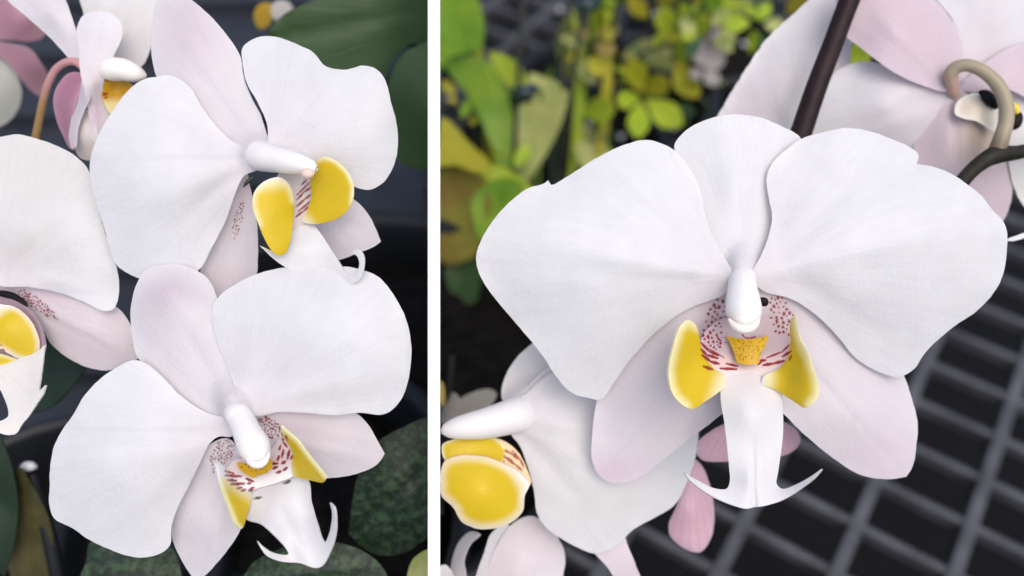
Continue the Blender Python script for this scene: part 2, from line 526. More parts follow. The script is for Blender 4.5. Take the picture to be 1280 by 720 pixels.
# ================================================================== RIGHT: the large flower seen from the front
FG = 'white orchid flowers with yellow lips'
def FL(x, y, z, label, cat='orchid flower', name='orchid_flower', group=FG):
    return thing(name, P(x, y, z), label, cat, group)

def z5(sx, sy): return (800 + sx / 3.6, 300 + sy / 3.6)

def front_flower():
    global FILLET
    FILLET = [(928, 322, 4, 22), (928, 334, -8, 19), (928, 345, -19, 17.5), (928, 362, -34, 18), (929, 376, -48, 20)]
    f = FL(928, 350, 5, 'large white orchid flower facing straight out, centre of the right half')
    Z = 0
    # dorsal sepal
    sheet('dorsal_sepal', f, [(912, 336), (903, 318), (886, 285), (872, 245), (855, 208), (843, 183), (853, 167), (870, 155), (895, 146), (920, 143), (950, 147), (975, 157), (1001, 173), (998, 200), (985, 240), (970, 285), (953, 318), (944, 336)],
          [(928, 336, 12), (928, 290, 20), (880, 230, 34), (980, 230, 34), (925, 230, 22), (925, 150, 30), (850, 185, 40), (1000, 178, 40)],
          (928, 345), M_PETAL, petal_white(928, 345, .2), und=2, creases=((928, 330, 926, 160, 1.6, 5),))
    # lateral sepals, freckled at the base
    spl = scatter([z5(325, 260), z5(390, 270), z5(395, 330), z5(385, 400), z5(378, 470), z5(340, 490), z5(290, 450), z5(280, 420), z5(300, 350)], 40, 1.25, 2.0, 3, 4.8)
    spr = scatter([z5(580, 250), z5(640, 255), z5(665, 300), z5(690, 340), z5(700, 400), z5(660, 430), z5(610, 420), z5(590, 350)], 38, 1.2, 1.9, 4, 4.6)
    sheet('lateral_sepal', f, [(918, 350), (880, 358), (830, 386), (785, 430), (754, 474), (745, 505), (741, 535), (740, 575), (749, 594), (767, 604), (797, 598), (830, 574), (863, 548), (893, 525), (915, 505), (926, 470), (930, 400)],
          [(915, 370, 18), (865, 402, 28), (905, 430, 32), (830, 430, 40), (760, 500, 72), (742, 560, 78), (770, 600, 82), (860, 545, 62), (830, 500, 36), (915, 490, 34)],
          (925, 365), M_PETAL, sepal_pink(.42, LILAC, .25, spl, [(893, 396, 22, 34, np.array((.70, .54, .56)), .8), (760, 590, 50, 24, PINK, .4)]), fine=((895, 402, 40, 1.1),), creases=((900, 400, 775, 590, -3, 9),))
    sheet('lateral_sepal', f, [(935, 350), (975, 350), (1022, 372), (1066, 412), (1122, 456), (1138, 492), (1147, 530), (1145, 560), (1141, 583), (1133, 596, 'c'), (1110, 599), (1077, 594), (1043, 574), (1003, 541), (980, 518), (955, 500), (935, 470), (930, 400)],
          [(945, 370, 18), (1000, 392, 28), (952, 430, 32), (1040, 430, 42), (1110, 480, 72), (1146, 535, 78), (1130, 592, 78), (1060, 580, 68), (990, 520, 44), (1060, 520, 42), (950, 480, 34)],
          (930, 365), M_PETAL, sepal_pink(.42, LILAC, .3, spr, [(972, 396, 22, 34, np.array((.70, .54, .56)), .8), (1100, 570, 60, 40, PINK, .28)]), fine=((973, 400, 40, 1.1),), creases=((985, 430, 1132, 594, 3.0, 4),))
    # petals
    sheet('petal', f, [(914, 336), (903, 318), (890, 293), (881, 267), (876, 240), (862, 210), (840, 186), (810, 175), (783, 180), (743, 199), (715, 217), (693, 230), (689, 231, 'c'), (685, 225, 'c'), (680, 229), (657, 237), (623, 267), (603, 297), (595, 323), (601, 347), (622, 377), (650, 410), (677, 443), (700, 477), (715, 491), (733, 497), (752, 499), (766, 480), (790, 447), (820, 415), (860, 386), (905, 368), (916, 352)],
          [(914, 345, 4), (830, 330, -6), (740, 315, -10), (650, 310, 2), (597, 325, 22), (800, 180, 26), (700, 228, 22), (800, 250, 4), (700, 270, -2), (876, 250, 20), (890, 300, 8), (650, 410, 34), (750, 497, 58), (750, 420, 20), (850, 385, 14), (810, 420, 26)],
          (920, 345), M_PETAL, petal_white(920, 345, .3), creases=((912, 345, 640, 300, -3.5, 14), (860, 355, 730, 440, 2.2, 14), (890, 330, 760, 220, 1.6, 10)))
    sheet('petal', f, [(942, 336), (950, 322), (959, 300), (965, 273), (961, 247), (958, 222), (966, 203), (983, 187), (1003, 173), (1025, 166), (1057, 160), (1083, 163), (1110, 172), (1135, 183), (1148, 193), (1146, 205, 'c'), (1165, 208), (1187, 216), (1210, 231), (1228, 246), (1240, 262), (1256, 280), (1259, 307), (1250, 353), (1223, 387), (1190, 410), (1157, 440), (1143, 461), (1123, 471), (1097, 464), (1070, 448), (1050, 424), (1025, 398), (990, 374), (955, 364), (941, 352)],
          [(942, 345, 4), (1030, 325, -6), (1120, 300, -10), (1200, 290, 2), (1258, 300, 20), (1060, 162, 24), (1148, 200, 24), (960, 235, 18), (962, 280, 10), (1060, 240, 2), (1150, 250, -2), (1235, 375, 34), (1125, 468, 56), (1120, 390, 18), (1050, 420, 32), (990, 370, 12)],
          (935, 345), M_PETAL, petal_white(935, 345, .3), creases=((944, 345, 1200, 285, -3.5, 14), (1000, 355, 1130, 430, 2.2, 14), (980, 320, 1080, 220, 1.8, 10), (1205, 262, 1245, 290, 2.5, 6)))
    # lip
    st = [(z5(275, 462), z5(310, 500), z5(352, 520), 1.3), (z5(275, 492), z5(300, 517), z5(350, 532), 1.5), (z5(280, 518), z5(320, 548), z5(355, 557), 1.7),
          (z5(286, 568), z5(325, 583), 1.7), (z5(362, 578), z5(435, 581), 1.5), (z5(388, 556), z5(440, 568), 1.3), (z5(300, 484), z5(380, 530), .7),
          (z5(672, 472), z5(640, 503), z5(570, 530), 1.0), (z5(680, 500), z5(640, 525), 1.3), (z5(555, 563), z5(600, 556), z5(648, 544), 1.6), (z5(682, 520), z5(672, 540), 1.0),
          (z5(535, 545), z5(565, 540), 1.6), (z5(455, 550), z5(462, 556), 1.1), (z5(478, 556), z5(484, 551), 1.1), (z5(505, 556), z5(500, 550), 1.1), (z5(528, 550), z5(536, 543), 1.1),
          (z5(458, 422), z5(470, 438), z5(490, 442), z5(520, 436), .9), (z5(530, 560), z5(545, 550), 1.2)]
    st += scatter([z5(300, 420), z5(380, 430), z5(400, 490), z5(350, 500), z5(300, 460)], 10, .7, 1.2, 8, 4)
    def throat_col(X, Y, D, A, R):
        c = np.repeat(np.array((.62, .48, .50))[None], len(X), 0)
        c = mixc(c, (.54, .49, .54), .8 * blob(X, Y, 930, 425, 26, 22))  # grey-lavender middle, also darkened in colour for the column's shade
        c = mixc(c, (.80, .62, .58), ss(436, 452, Y) * .8)
        c = mixc(c, (.80, .74, .74), ss(456, 468, Y))
        return mixc(c, RED, stroke_mask(X, Y, st + [q for q in spl + spr if abs(q[0][0] - 930) > 28]) * .97)
    lip = sheet('lip', f, [(876, 425), (888, 408), (905, 398), (928, 394), (955, 396), (975, 404), (988, 418), (991, 432), (984, 452), (968, 470), (955, 484), (905, 484), (890, 468), (878, 450)],
                [(880, 430, -4), (930, 398, 18), (985, 430, -4), (930, 432, 14), (930, 480, -2), (890, 470, -4), (975, 465, -4)],
                (930, 480), M_LIP, throat_col, h=1.0, step=1.2, ruf=0, und=0, curl=0, th=2)
    # central lobe ending in two curled tendrils
    def mid_col(X, Y, D, A, R):
        c = np.repeat((WHITE * .85)[None], len(X), 0)
        c = mixc(c, (.80, .74, .74), 1 - ss(466, 510, Y))
        c = mixc(c, (.80, .72, .50), .3 * blob(X, Y, 905, 492, 12, 14) + .3 * blob(X, Y, 972, 490, 10, 14))
        return mixc(c, (.78, .70, .74), .4 * blob(X, Y, 932, 466, 22, 8))
    sheet('mid_lobe', lip, [(904, 468), (901, 500), (905, 525), (908, 550), (911, 580), (912, 603), (908, 611), (892, 610), (875, 602), (862, 595), (855.5, 590, 'c'), (862, 600), (883, 616), (900, 625), (919, 632.5), (933, 636), (943, 634), (955, 632.5), (978, 625), (1005, 608), (1020, 596), (1027, 586, 'c'), (1011, 597), (994, 606), (978, 611), (971, 605), (973, 588), (977, 560), (979, 538), (978, 502), (975, 484), (955, 466), (928, 462)],
          [(930, 464, 4), (905, 470, 0), (972, 480, -4), (903, 520, -12), (940, 520, -26), (978, 520, -12), (912, 600, -22), (942, 600, -34), (971, 600, -22), (940, 632, -40), (875, 605, -44), (856, 590, -58), (1005, 604, -44), (1027, 586, -58), (930, 492, -14)],
          (938, 460), M_LIP, mid_col, h=3, step=2, und=0.6, ruf=.3, curl=1, jag=.1, th=3, creases=((943, 640, 941, 540, 3.5, 3), ))
    sheet('side_lobe', lip, [(853, 404), (860, 400), (868, 404), (873, 414), (876, 430), (882, 447), (893, 461), (906, 470), (905, 484), (896, 492), (880, 503), (867, 511), (856, 508), (844, 497), (838, 484), (836, 462), (842, 432), (848, 412)],
          [(860, 402, -42), (845, 440, -50), (838, 480, -52), (862, 510, -44), (880, 445, -14), (905, 478, -8), (862, 460, -26), (890, 495, -22), (868, 420, -32)],
          (905, 475), M_LIP, lobe_yellow(1, 13, edge=[(872, 408), (860, 400), (848, 412), (842, 432), (836, 462), (838, 484), (844, 497), (856, 508)], fade=(882, 474, 906, 482), strokes=st), h=1.3, step=1.5, ruf=.5, und=.5, curl=2.5, jag=.1, th=3.5)
    sheet('side_lobe', lip, [(994, 393, 'c'), (996, 405), (1000, 422), (1011, 444), (1020, 467), (1024, 487), (1022, 498), (1014, 507), (1005, 510), (997, 505), (980, 494), (967, 486), (953, 480), (955, 470), (972, 462), (984, 448), (988, 430), (987, 408), (990, 399)],
          [(994, 396, -44), (1012, 450, -48), (1023, 485, -50), (1005, 508, -42), (988, 430, -18), (956, 475, -8), (985, 475, -20), (980, 492, -18), (1003, 470, -40)],
          (955, 475), M_LIP, lobe_yellow(2, 15, edge=[(994, 393), (996, 405), (1001, 422), (1012, 444), (1021, 467), (1025, 487), (1022, 498), (1014, 507)], fade=(978, 478, 955, 476), strokes=st), h=1.3, step=1.5, ruf=.5, und=.5, curl=2.5, jag=.1, th=3.5)
    dots = scatter([z5(400, 440), z5(565, 438), z5(535, 540), z5(445, 540)], 64, .5, .9, 12, 2.1)
    sheet('callus', lip, [z5(388, 432) + ('c',), z5(430, 440), z5(490, 447), z5(540, 438), z5(578, 430) + ('c',), z5(562, 480), z5(540, 520), z5(536, 552), z5(500, 560), z5(470, 560), z5(438, 550), z5(420, 500)],
          [(910, 424, 2), (960, 422, 2), (930, 440, -6), (935, 452, -10), (922, 452, -6)], (934, 470), M_LIP,
          lambda X, Y, D, A, R: mixc(np.repeat(np.array((.68, .43, .02))[None], len(X), 0), (.25, .03, .02), stroke_mask(X, Y, dots) * .9), h=1.2, step=1.5, ruf=0, und=.8, curl=1.5, jag=.3, th=4)
    # column with its cap
    colm = tube('column', f, [(928, 347, 30, 14), (928, 348, 12, 17), (928, 351, -4, 17.3), (928, 362, -17, 18.5), (929, 378, -28, 21.5), (930, 391, -36, 22), (930, 400, -40, 18), (930, 407, -43, 12), (930, 411, -43, 3)], M_COLUMN, n=28, col=lambda X, Y, D, A, R: mixc(np.repeat((WHITE * np.array((.94, .925, .90)))[None], len(X), 0), (.84, .80, .74), .5 * ss(398, 410, Y)))
    tube('anther_cap', colm, [(911, 399, -50, 1.5), (917, 406, -54, 4.5), (924, 410, -57, 6), (930, 411, -58, 6.3), (937, 410, -57, 6), (944, 406, -54, 4.5), (949, 398, -50, 1.5)], M_COLUMN, n=20, col=(.86, .80, .74))
    tube('cavity_shade', colm, [(948, 374, -8, 2), (953, 376, -10, 5), (956, 378, -8, 5.5), (959, 379, -5, 2)], M_HOLE_SHADE, n=14)  # solid dark tube, paints the shade of an opening beside the column
    return f
front_flower()
FILLET = []

# ================================================================== LEFT: upper flower, turned three quarters
def left_upper_flower():
    global FILLET
    FILLET = [(304, 187, 2, 28), (317, 191, -11, 22), (330, 195.5, -21, 19.5), (345, 199, -32, 17.5), (362, 202.5, -41, 15.5)]
    f = FL(330, 195, 5, 'white orchid flower turned right with two round yellow lobes, above the tilted lower flower')
    zo = 4
    sheet('dorsal_sepal', f, [(338, 186), (332, 163), (326, 144), (314, 121), (305, 97), (300, 70), (283, 43), (262, 19), (240, 0), (225, -10), (206, -12), (196, 0), (190, 34), (189, 64), (195, 94), (215, 130), (260, 170), (310, 195)],
          [(330, 186, 14), (300, 120, 24), (189, 60, 40), (200, -5, 48), (300, 70, 30), (240, 70, 20), (240, 0, 36)], (330, 190), M_PETAL,
          sepal_pink(.45, PALEPINK, .5, (), [(240, 40, 34, 50, PINK, .35)]), zo=zo, creases=((325, 175, 215, 20, -3, 9),))
    spl = scatter([(300, 255), (306, 252), (302, 280), (294, 300), (288, 300), (292, 270)], 34, .7, 1.1, 5, 2.3)
    sheet('lateral_sepal', f, [(308, 214), (312, 232), (318, 256), (322, 292), (322, 326), (320, 345), (306, 358), (280, 372), (262, 368), (250, 345), (262, 305), (284, 260), (296, 225)],
          [(308, 220, 26), (322, 300, 52), (315, 350, 60), (262, 360, 50), (285, 300, 44)], (320, 210), M_PETAL,
          sepal_pink(.5, LILAC, .2, spl, [(312, 245, 10, 25, LILAC, .6)]), zo=zo, fine=((297, 277, 28, 1.0),), creases=((310, 225, 290, 350, 2, 6),))
    sheet('lateral_sepal', f, [(395, 240), (425, 240), (442, 249), (457, 263), (469, 284), (476, 302, 'c'), (468, 308), (448, 316), (423, 325), (400, 325), (380, 300)],
          [(400, 250, 34), (476, 301, 54), (420, 322, 50), (430, 280, 40)], (385, 240), M_PETAL, sepal_pink(.4, LILAC, .3), zo=zo, creases=((400, 260, 474, 300, 2, 5),))
    sheet('petal', f, [(336, 184), (334, 156), (322, 128), (309, 105), (303, 78), (303, 60), (314, 50), (330, 45), (349, 47), (373, 56), (392, 66), (406, 82), (431, 87), (454, 82), (470, 86), (482, 101), (489, 128), (496, 156), (497, 187), (491, 210), (478, 229), (462, 237), (447, 235), (431, 225), (405, 215), (375, 208), (345, 200)],
          [(338, 190, 10), (400, 160, 2), (470, 140, 10), (495, 170, 24), (306, 70, 30), (340, 46, 34), (405, 84, 22), (460, 84, 22), (470, 232, 26), (400, 210, 14), (350, 120, 10)], (335, 192), M_PETAL, petal_white(335, 192, .3), zo=zo, creases=((340, 185, 440, 140, 2.4, 8), (345, 180, 380, 90, -2, 12)))
    sheet('petal', f, [(322, 186), (305, 182), (291, 177), (270, 157), (251, 131), (240, 112), (225, 99), (210, 94), (195, 96), (180, 99), (161, 112), (146, 131), (127, 161), (114, 193), (112, 212), (118, 245), (130, 285), (146, 331), (172, 347), (200, 351), (232, 347), (250, 336), (265, 309), (282, 276), (294, 242), (305, 220), (322, 212), (330, 200)],
          [(322, 198, 6), (240, 210, -16), (160, 220, -18), (113, 205, -2), (205, 96, 10), (270, 155, 8), (146, 330, 16), (240, 342, 22), (282, 276, 18), (220, 280, -2), (200, 150, -8)], (328, 198), M_PETAL, petal_white(328, 198, .25), zo=zo, creases=((315, 195, 150, 270, -3, 14), (300, 200, 200, 130, 1.8, 9), (295, 215, 200, 300, 2, 9)))
    # lip
    st = [((371, 244), (387, 228), .9), ((371, 250), (380, 240), (389, 234), 1.1), ((371, 258), (381, 249), (389, 243), 1.2), ((373, 264), (389, 251), 1.1), ((370, 271), (379, 264), (388, 257), 1.2), ((377, 231), (383, 225), .9)]
    lip = sheet('lip', f, [(350, 215), (372, 213), (395, 215), (400, 240), (398, 270), (390, 285), (372, 292), (358, 280), (352, 250), (345, 230)],
                [(360, 220, 14), (395, 220, 8), (395, 280, 2), (365, 285, 2), (375, 250, 8)], (375, 290), M_LIP,
                lambda X, Y, D, A, R: mixc(np.repeat(np.array((.82, .74, .72))[None], len(X), 0), RED, stroke_mask(X, Y, st) * .9), h=1.3, step=1.5, ruf=0, und=0, curl=0, th=2, zo=zo)
    sheet('mid_lobe', lip, [(362, 292), (372, 285), (390, 280), (398, 288), (407, 301), (423, 326), (432, 340), (442, 344), (447, 338), (449, 328), (446, 320), (440, 316), (443, 312), (450, 312), (455, 320), (455, 334), (449, 350), (430, 358), (400, 356), (375, 345), (355, 333), (340, 322), (325, 307, 'c'), (342, 314), (352, 316), (360, 305)],
          [(370, 290, -4), (395, 288, -2), (400, 330, -8), (425, 350, -14), (452, 325, -28), (328, 308, -26), (360, 330, -12), (380, 310, -12)], (380, 285), M_LIP, flat(WHITE * .84), h=2.5, step=1.6, und=.5, ruf=.2, curl=1, jag=.1, th=2.5, zo=zo)
    sheet('side_lobe', lip, [(342, 222), (327, 229), (317, 242), (316, 259), (323, 280), (334, 305), (345, 318), (356, 317), (362, 305), (366, 276), (367, 247), (361, 230), (351, 222)],
          [(345, 224, -30), (317, 250, -44), (350, 316, -36), (366, 260, -20), (342, 262, -38)], (362, 290), M_LIP,
          lobe_yellow(0, 9, edge=[(323, 280), (316, 259), (317, 242), (327, 229), (342, 222), (352, 222), (362, 232), (367, 250)], fade=(341, 246, 338, 222)), h=2, step=2, ruf=.4, und=.4, curl=3, jag=.1, th=4, zo=zo)
    sheet('side_lobe', lip, [(392, 206), (404, 196), (420, 201), (434, 214), (442, 232), (440, 253), (427, 270), (407, 278), (388, 280), (378, 276), (384, 262), (389, 246), (388, 228)],
          [(400, 200, -26), (440, 230, -36), (430, 268, -30), (385, 278, -8), (388, 235, -12), (412, 240, -22)], (385, 275), M_LIP,
          lobe_yellow(0, 7, edge=[(398, 200), (404, 196), (420, 201), (434, 214), (442, 232), (440, 253)], fade=(392, 266, 380, 276)), h=2, step=2, ruf=.4, und=.4, curl=3, jag=.1, th=4, zo=zo)
    colm = tube('column', f, [(318, 192, 28, 16), (323, 194, 14, 19), (334, 197, -3, 18), (349, 200, -17, 16), (362, 202.5, -27, 15), (378, 206, -36, 12.5), (390, 209.5, -41, 9), (396, 211, -43, 3)], M_COLUMN, n=26, col=WHITE * np.array((.94, .925, .90)))
    tube('anther_cap', colm, [(376, 214, -47, 1.5), (381, 216, -49, 6), (388, 216.5, -49, 6), (393, 215, -48, 1.5)], M_COLUMN, n=18, flat_y=.8, col=(.72, .58, .50))
    tube('cavity_shade', f, [(304, 234, 12, .6), (308, 229, 10, 2.4), (313, 224, 9, 2.4), (317, 221, 8, .6)], simple('dark_green_gap', (.02, .035, .015), .6), n=12)  # solid tube coloured dark to stand in for the green opening
left_upper_flower()
FILLET = []

# ================================================================== LEFT: lower flower
def left_lower_flower():
    global FILLET
    FILLET = [(285, 492, 4, 22), (291, 503, -9, 19), (296, 513, -20, 16.5), (303, 528, -34, 17), (309, 541, -42, 17)]
    f = FL(298, 515, -20, 'white orchid flower tilted down, speckled lip with two curling tendrils, lowest in the left half')
    zo = -26
    sheet('dorsal_sepal', f, [(272, 522), (240, 507), (210, 484), (188, 462), (172, 447), (166, 425), (163, 400), (165, 375), (172, 352), (183, 337), (199, 331), (225, 331), (246, 338), (261, 350), (270, 368), (275, 395), (285, 440), (298, 480), (304, 500), (304, 516)],
          [(292, 515, 14), (250, 470, 20), (165, 400, 34), (210, 333, 40), (268, 370, 34), (215, 400, 14), (212, 365, 14), (185, 455, 30)], (290, 520), M_PETAL,
          sepal_pink(.3, LILAC, .6, (), [(212, 368, 30, 20, (.72, .60, .68), .7)]), zo=zo, creases=((285, 505, 215, 380, 2, 6),))
    sheet('petal', f, [(302, 514), (298, 499), (292, 480), (281, 450), (268, 415), (265, 396), (270, 375), (302, 351), (336, 338), (377, 332), (419, 332), (452, 337), (474, 347), (491, 367), (507, 397), (513, 422), (514, 447), (509, 481), (499, 503), (480, 518), (450, 516), (416, 519), (382, 516), (349, 515), (322, 520)],
          [(304, 512, 8), (380, 450, -8), (450, 420, -10), (512, 435, 12), (377, 334, 22), (267, 395, 20), (285, 455, 16), (480, 515, 20), (380, 515, 12), (470, 350, 18), (340, 400, 0)], (300, 515), M_PETAL, petal_white(300, 515, .3), zo=zo, creases=((305, 508, 450, 380, 2.6, 9), (330, 500, 480, 470, -2.5, 14), (305, 490, 320, 380, -2, 10)))
    spl = scatter([(262, 575), (272, 552), (290, 546), (294, 565), (280, 585), (266, 592)], 60, .8, 1.2, 25, 2.6)
    spr = scatter([(316, 528), (330, 520), (345, 526), (352, 540), (340, 548), (326, 540)], 52, .95, 1.45, 26, 2.9, .4)
    sheet('lateral_sepal', f, [(285, 548), (296, 560), (306, 600), (310, 630), (303, 655), (296, 671), (277, 697), (259, 717), (246, 728, 'c'), (238, 718), (225, 697), (215, 672), (214, 650), (225, 620), (245, 585), (262, 556)],
          [(282, 556, 24), (250, 620, 34), (215, 670, 50), (246, 725, 62), (300, 660, 52), (265, 660, 36)], (290, 545), M_PETAL, sepal_pink(.35, LILAC, .3, spl, [(285, 590, 14, 40, LILAC, .4)]), zo=zo, fine=((277, 572, 26, 1.0),), creases=((280, 570, 248, 715, 2.2, 6),))
    sheet('lateral_sepal', f, [(305, 520), (330, 514), (380, 512), (430, 512), (446, 517), (461, 532), (472, 551), (481, 567, 'c'), (472, 580), (450, 591), (420, 597), (395, 597), (360, 585), (325, 560)],
          [(315, 525, 22), (380, 530, 30), (480, 565, 50), (420, 595, 46), (445, 518, 38), (400, 560, 30)], (305, 525), M_PETAL, sepal_pink(.5, LILAC, .3, spr, [(345, 545, 40, 26, LILAC, .4)]), zo=zo, fine=((334, 534, 26, 1.0),), creases=((330, 535, 478, 566, 2.4, 6),))
    sheet('petal', f, [(278, 522), (255, 514), (225, 494), (202, 470), (184, 455), (168, 450), (150, 457), (127, 472), (105, 495), (90, 521), (78, 537), (67, 560), (63, 583), (62, 607), (62, 635), (69, 649), (90, 660), (112, 675), (135, 686), (157, 694), (180, 697), (202, 691), (213, 680), (214, 660), (221, 637), (232, 615), (247, 585), (262, 555), (273, 546), (290, 545), (292, 530)],
          [(285, 535, 8), (210, 560, -12), (130, 580, -14), (64, 600, 8), (170, 452, 14), (90, 522, 8), (180, 695, 24), (215, 660, 22), (255, 570, 12), (70, 648, 18), (230, 510, 6), (160, 640, 2)], (290, 535), M_PETAL, petal_white(290, 535, .25), zo=zo, creases=((280, 535, 110, 570, 2.6, 9), (260, 545, 150, 660, -2.4, 14)))
    Zs = lambda sx, sy: (240 + sx / 2.667, 450 + sy / 2.667)
    st = [(Zs(110, 370), Zs(140, 378), 1.00), (Zs(112, 385), Zs(165, 388), 1.38), (Zs(120, 400), Zs(150, 403), 1.38), (Zs(130, 415), Zs(175, 412), 1.50), (Zs(150, 428), Zs(165, 425), 1.25), (Zs(190, 435), Zs(206, 425), 1.62), (Zs(165, 436), Zs(178, 432), 1.25), (Zs(180, 395), Zs(205, 405), 1.50), (Zs(185, 412), Zs(196, 410), 1.38),
          (Zs(295, 240), Zs(305, 275), 1.12), (Zs(305, 275), Zs(318, 290), 1.25), (Zs(325, 300), Zs(318, 330), 1.50), (Zs(335, 318), Zs(330, 330), 1.38), (Zs(305, 300), Zs(300, 325), 1.38), (Zs(290, 320), Zs(285, 335), 1.50), (Zs(265, 345), Zs(285, 345), 1.50), (Zs(300, 345), Zs(312, 338), 1.62), (Zs(270, 362), Zs(285, 356), 1.50), (Zs(283, 376), Zs(297, 370), 1.62), (Zs(305, 368), Zs(318, 358), 1.50), (Zs(225, 378), Zs(240, 374), 1.50), (Zs(295, 285), Zs(290, 300), 1.25), (Zs(312, 252), Zs(318, 268), 1.12)]
    dk = [(Zs(210, 462), Zs(230, 457), 1.6), (Zs(308, 412), Zs(327, 403), 1.6)]
    def tcol(X, Y, D, A, R):
        c = np.repeat(np.array((.74, .62, .62))[None], len(X), 0)
        c = mixc(c, WHITE, ss(586, 600, Y + (X - 320) * .25))
        return mixc(c, RED, stroke_mask(X, Y, st) * .95)
    lip = sheet('lip', f, [(284, 588), (292, 576), (305, 572), (325, 570), (340, 560), (350, 548), (357, 552), (366, 566), (368, 580), (370, 592), (350, 602), (326, 609), (306, 614), (292, 604)],
                [(288, 590, -2), (320, 575, 12), (355, 552, -4), (320, 600, 0), (365, 590, -6), (300, 612, -6)], (325, 590), M_LIP, tcol, h=1.3, step=1.5, ruf=0, und=0, curl=0, th=2, zo=zo)
    sheet('mid_lobe', lip, [(306, 632), (310, 615), (325, 604), (350, 597), (372, 594), (384, 600), (388, 628), (396, 655), (403, 675), (406, 678), (411, 668), (414, 655), (415, 641), (412, 628, 'c'), (417, 634), (419.5, 648), (419, 668), (413, 689), (402, 708), (394, 710), (375, 704), (352, 702), (334, 695), (326, 685), (321, 675, 'c'), (329, 683), (342, 691), (360, 693), (360, 690), (345, 671), (326, 655), (306, 647)],
          [(318, 610, 2), (380, 600, 0), (345, 600, 6), (350, 618, -10), (350, 640, -22), (310, 645, -16), (390, 640, -16), (380, 690, -34), (405, 695, -40), (414, 632, -58), (322, 677, -56), (360, 697, -38)], (335, 590), M_LIP,
          lambda X, Y, D, A, R: mixc(mixc(np.repeat((WHITE * .85)[None], len(X), 0), (.72, .66, .72), .5 * blob(X, Y, 338, 610, 14, 22)), (.03, .03, .02), stroke_mask(X, Y, dk) * .9),
          h=2, step=1.6, und=.6, ruf=.2, curl=1.2, jag=.1, th=2.6, zo=zo, creases=((385, 705, 345, 620, -2.5, 8),))
    sheet('side_lobe', lip, [(270, 578, 'c'), (278, 580), (284, 590), (292, 602), (304, 610), (314, 616), (314, 626), (309, 645), (302, 661), (295, 655), (285, 630), (276, 604)],
          [(271, 580, -40), (278, 608, -44), (302, 658, -40), (312, 620, -8), (293, 604, -20)], (312, 618), M_LIP, lobe_yellow(1.5, 6, edge=[(270, 578), (276, 604), (285, 630), (295, 655), (302, 661)], fade=(305, 632, 314, 618), strokes=st, rimc=(.84, .80, .45)), h=1.6, step=1.8, ruf=.3, und=.3, curl=2.5, jag=.1, th=3, zo=zo)
    sheet('side_lobe', lip, [(351, 533, 'c'), (362, 543), (373, 553), (383, 567), (397, 584), (408, 598, 'c'), (404, 603), (390, 601), (376, 598), (366, 594), (364, 580), (366, 568), (358, 552), (352, 544)],
          [(352, 535, -40), (384, 566, -46), (406, 600, -42), (366, 592, -10), (362, 560, -22)], (368, 590), M_LIP, lobe_yellow(1.3, 5, edge=[(351, 533), (362, 543), (373, 553), (383, 567), (397, 584), (408, 598)], fade=(372, 585, 362, 588), strokes=st, rimc=(.84, .80, .45)), h=1.6, step=1.8, ruf=.3, und=.3, curl=2.5, jag=.1, th=3, zo=zo)
    dots = scatter([(298, 580), (338, 576), (336, 590), (318, 594), (302, 590)], 14, .6, 1.0, 31, 3.5)
    sheet('callus', lip, [(296, 578), (306, 580), (320, 584), (333, 578), (339, 573), (340, 582), (333, 590), (322, 593), (316, 596), (306, 592), (299, 586)],
          [(300, 582, -6), (338, 578, -8), (318, 592, -14)], (318, 600), M_LIP, lambda X, Y, D, A, R: mixc(np.repeat(np.array((.68, .42, .02))[None], len(X), 0), (.25, .03, .02), stroke_mask(X, Y, dots) * .9), h=1.3, step=1.5, ruf=0, und=.6, curl=1, jag=.4, th=3, zo=zo)
    colm = tube('column', f, [(296, 514, 26, 14), (296, 515, 8, 16), (298, 519, -5, 16), (302, 525, -10, 16), (309, 541, -24, 17.5), (317, 557, -35, 20), (322, 567, -39, 17.5), (326, 575, -42, 12), (328, 580, -42, 3)], M_COLUMN, n=28, col=WHITE * np.array((.94, .925, .90)), zo=zo)
    tube('anther_cap', colm, [(307, 572, -48, 1.2), (312, 577, -52, 3.6), (319, 580.5, -55, 5), (327, 579.5, -55, 5), (333, 574, -53, 3.6), (337, 566, -48, 1.2)], M_COLUMN, n=18, flat_y=.8, col=(.84, .80, .77), zo=zo)
left_lower_flower()
FILLET = []

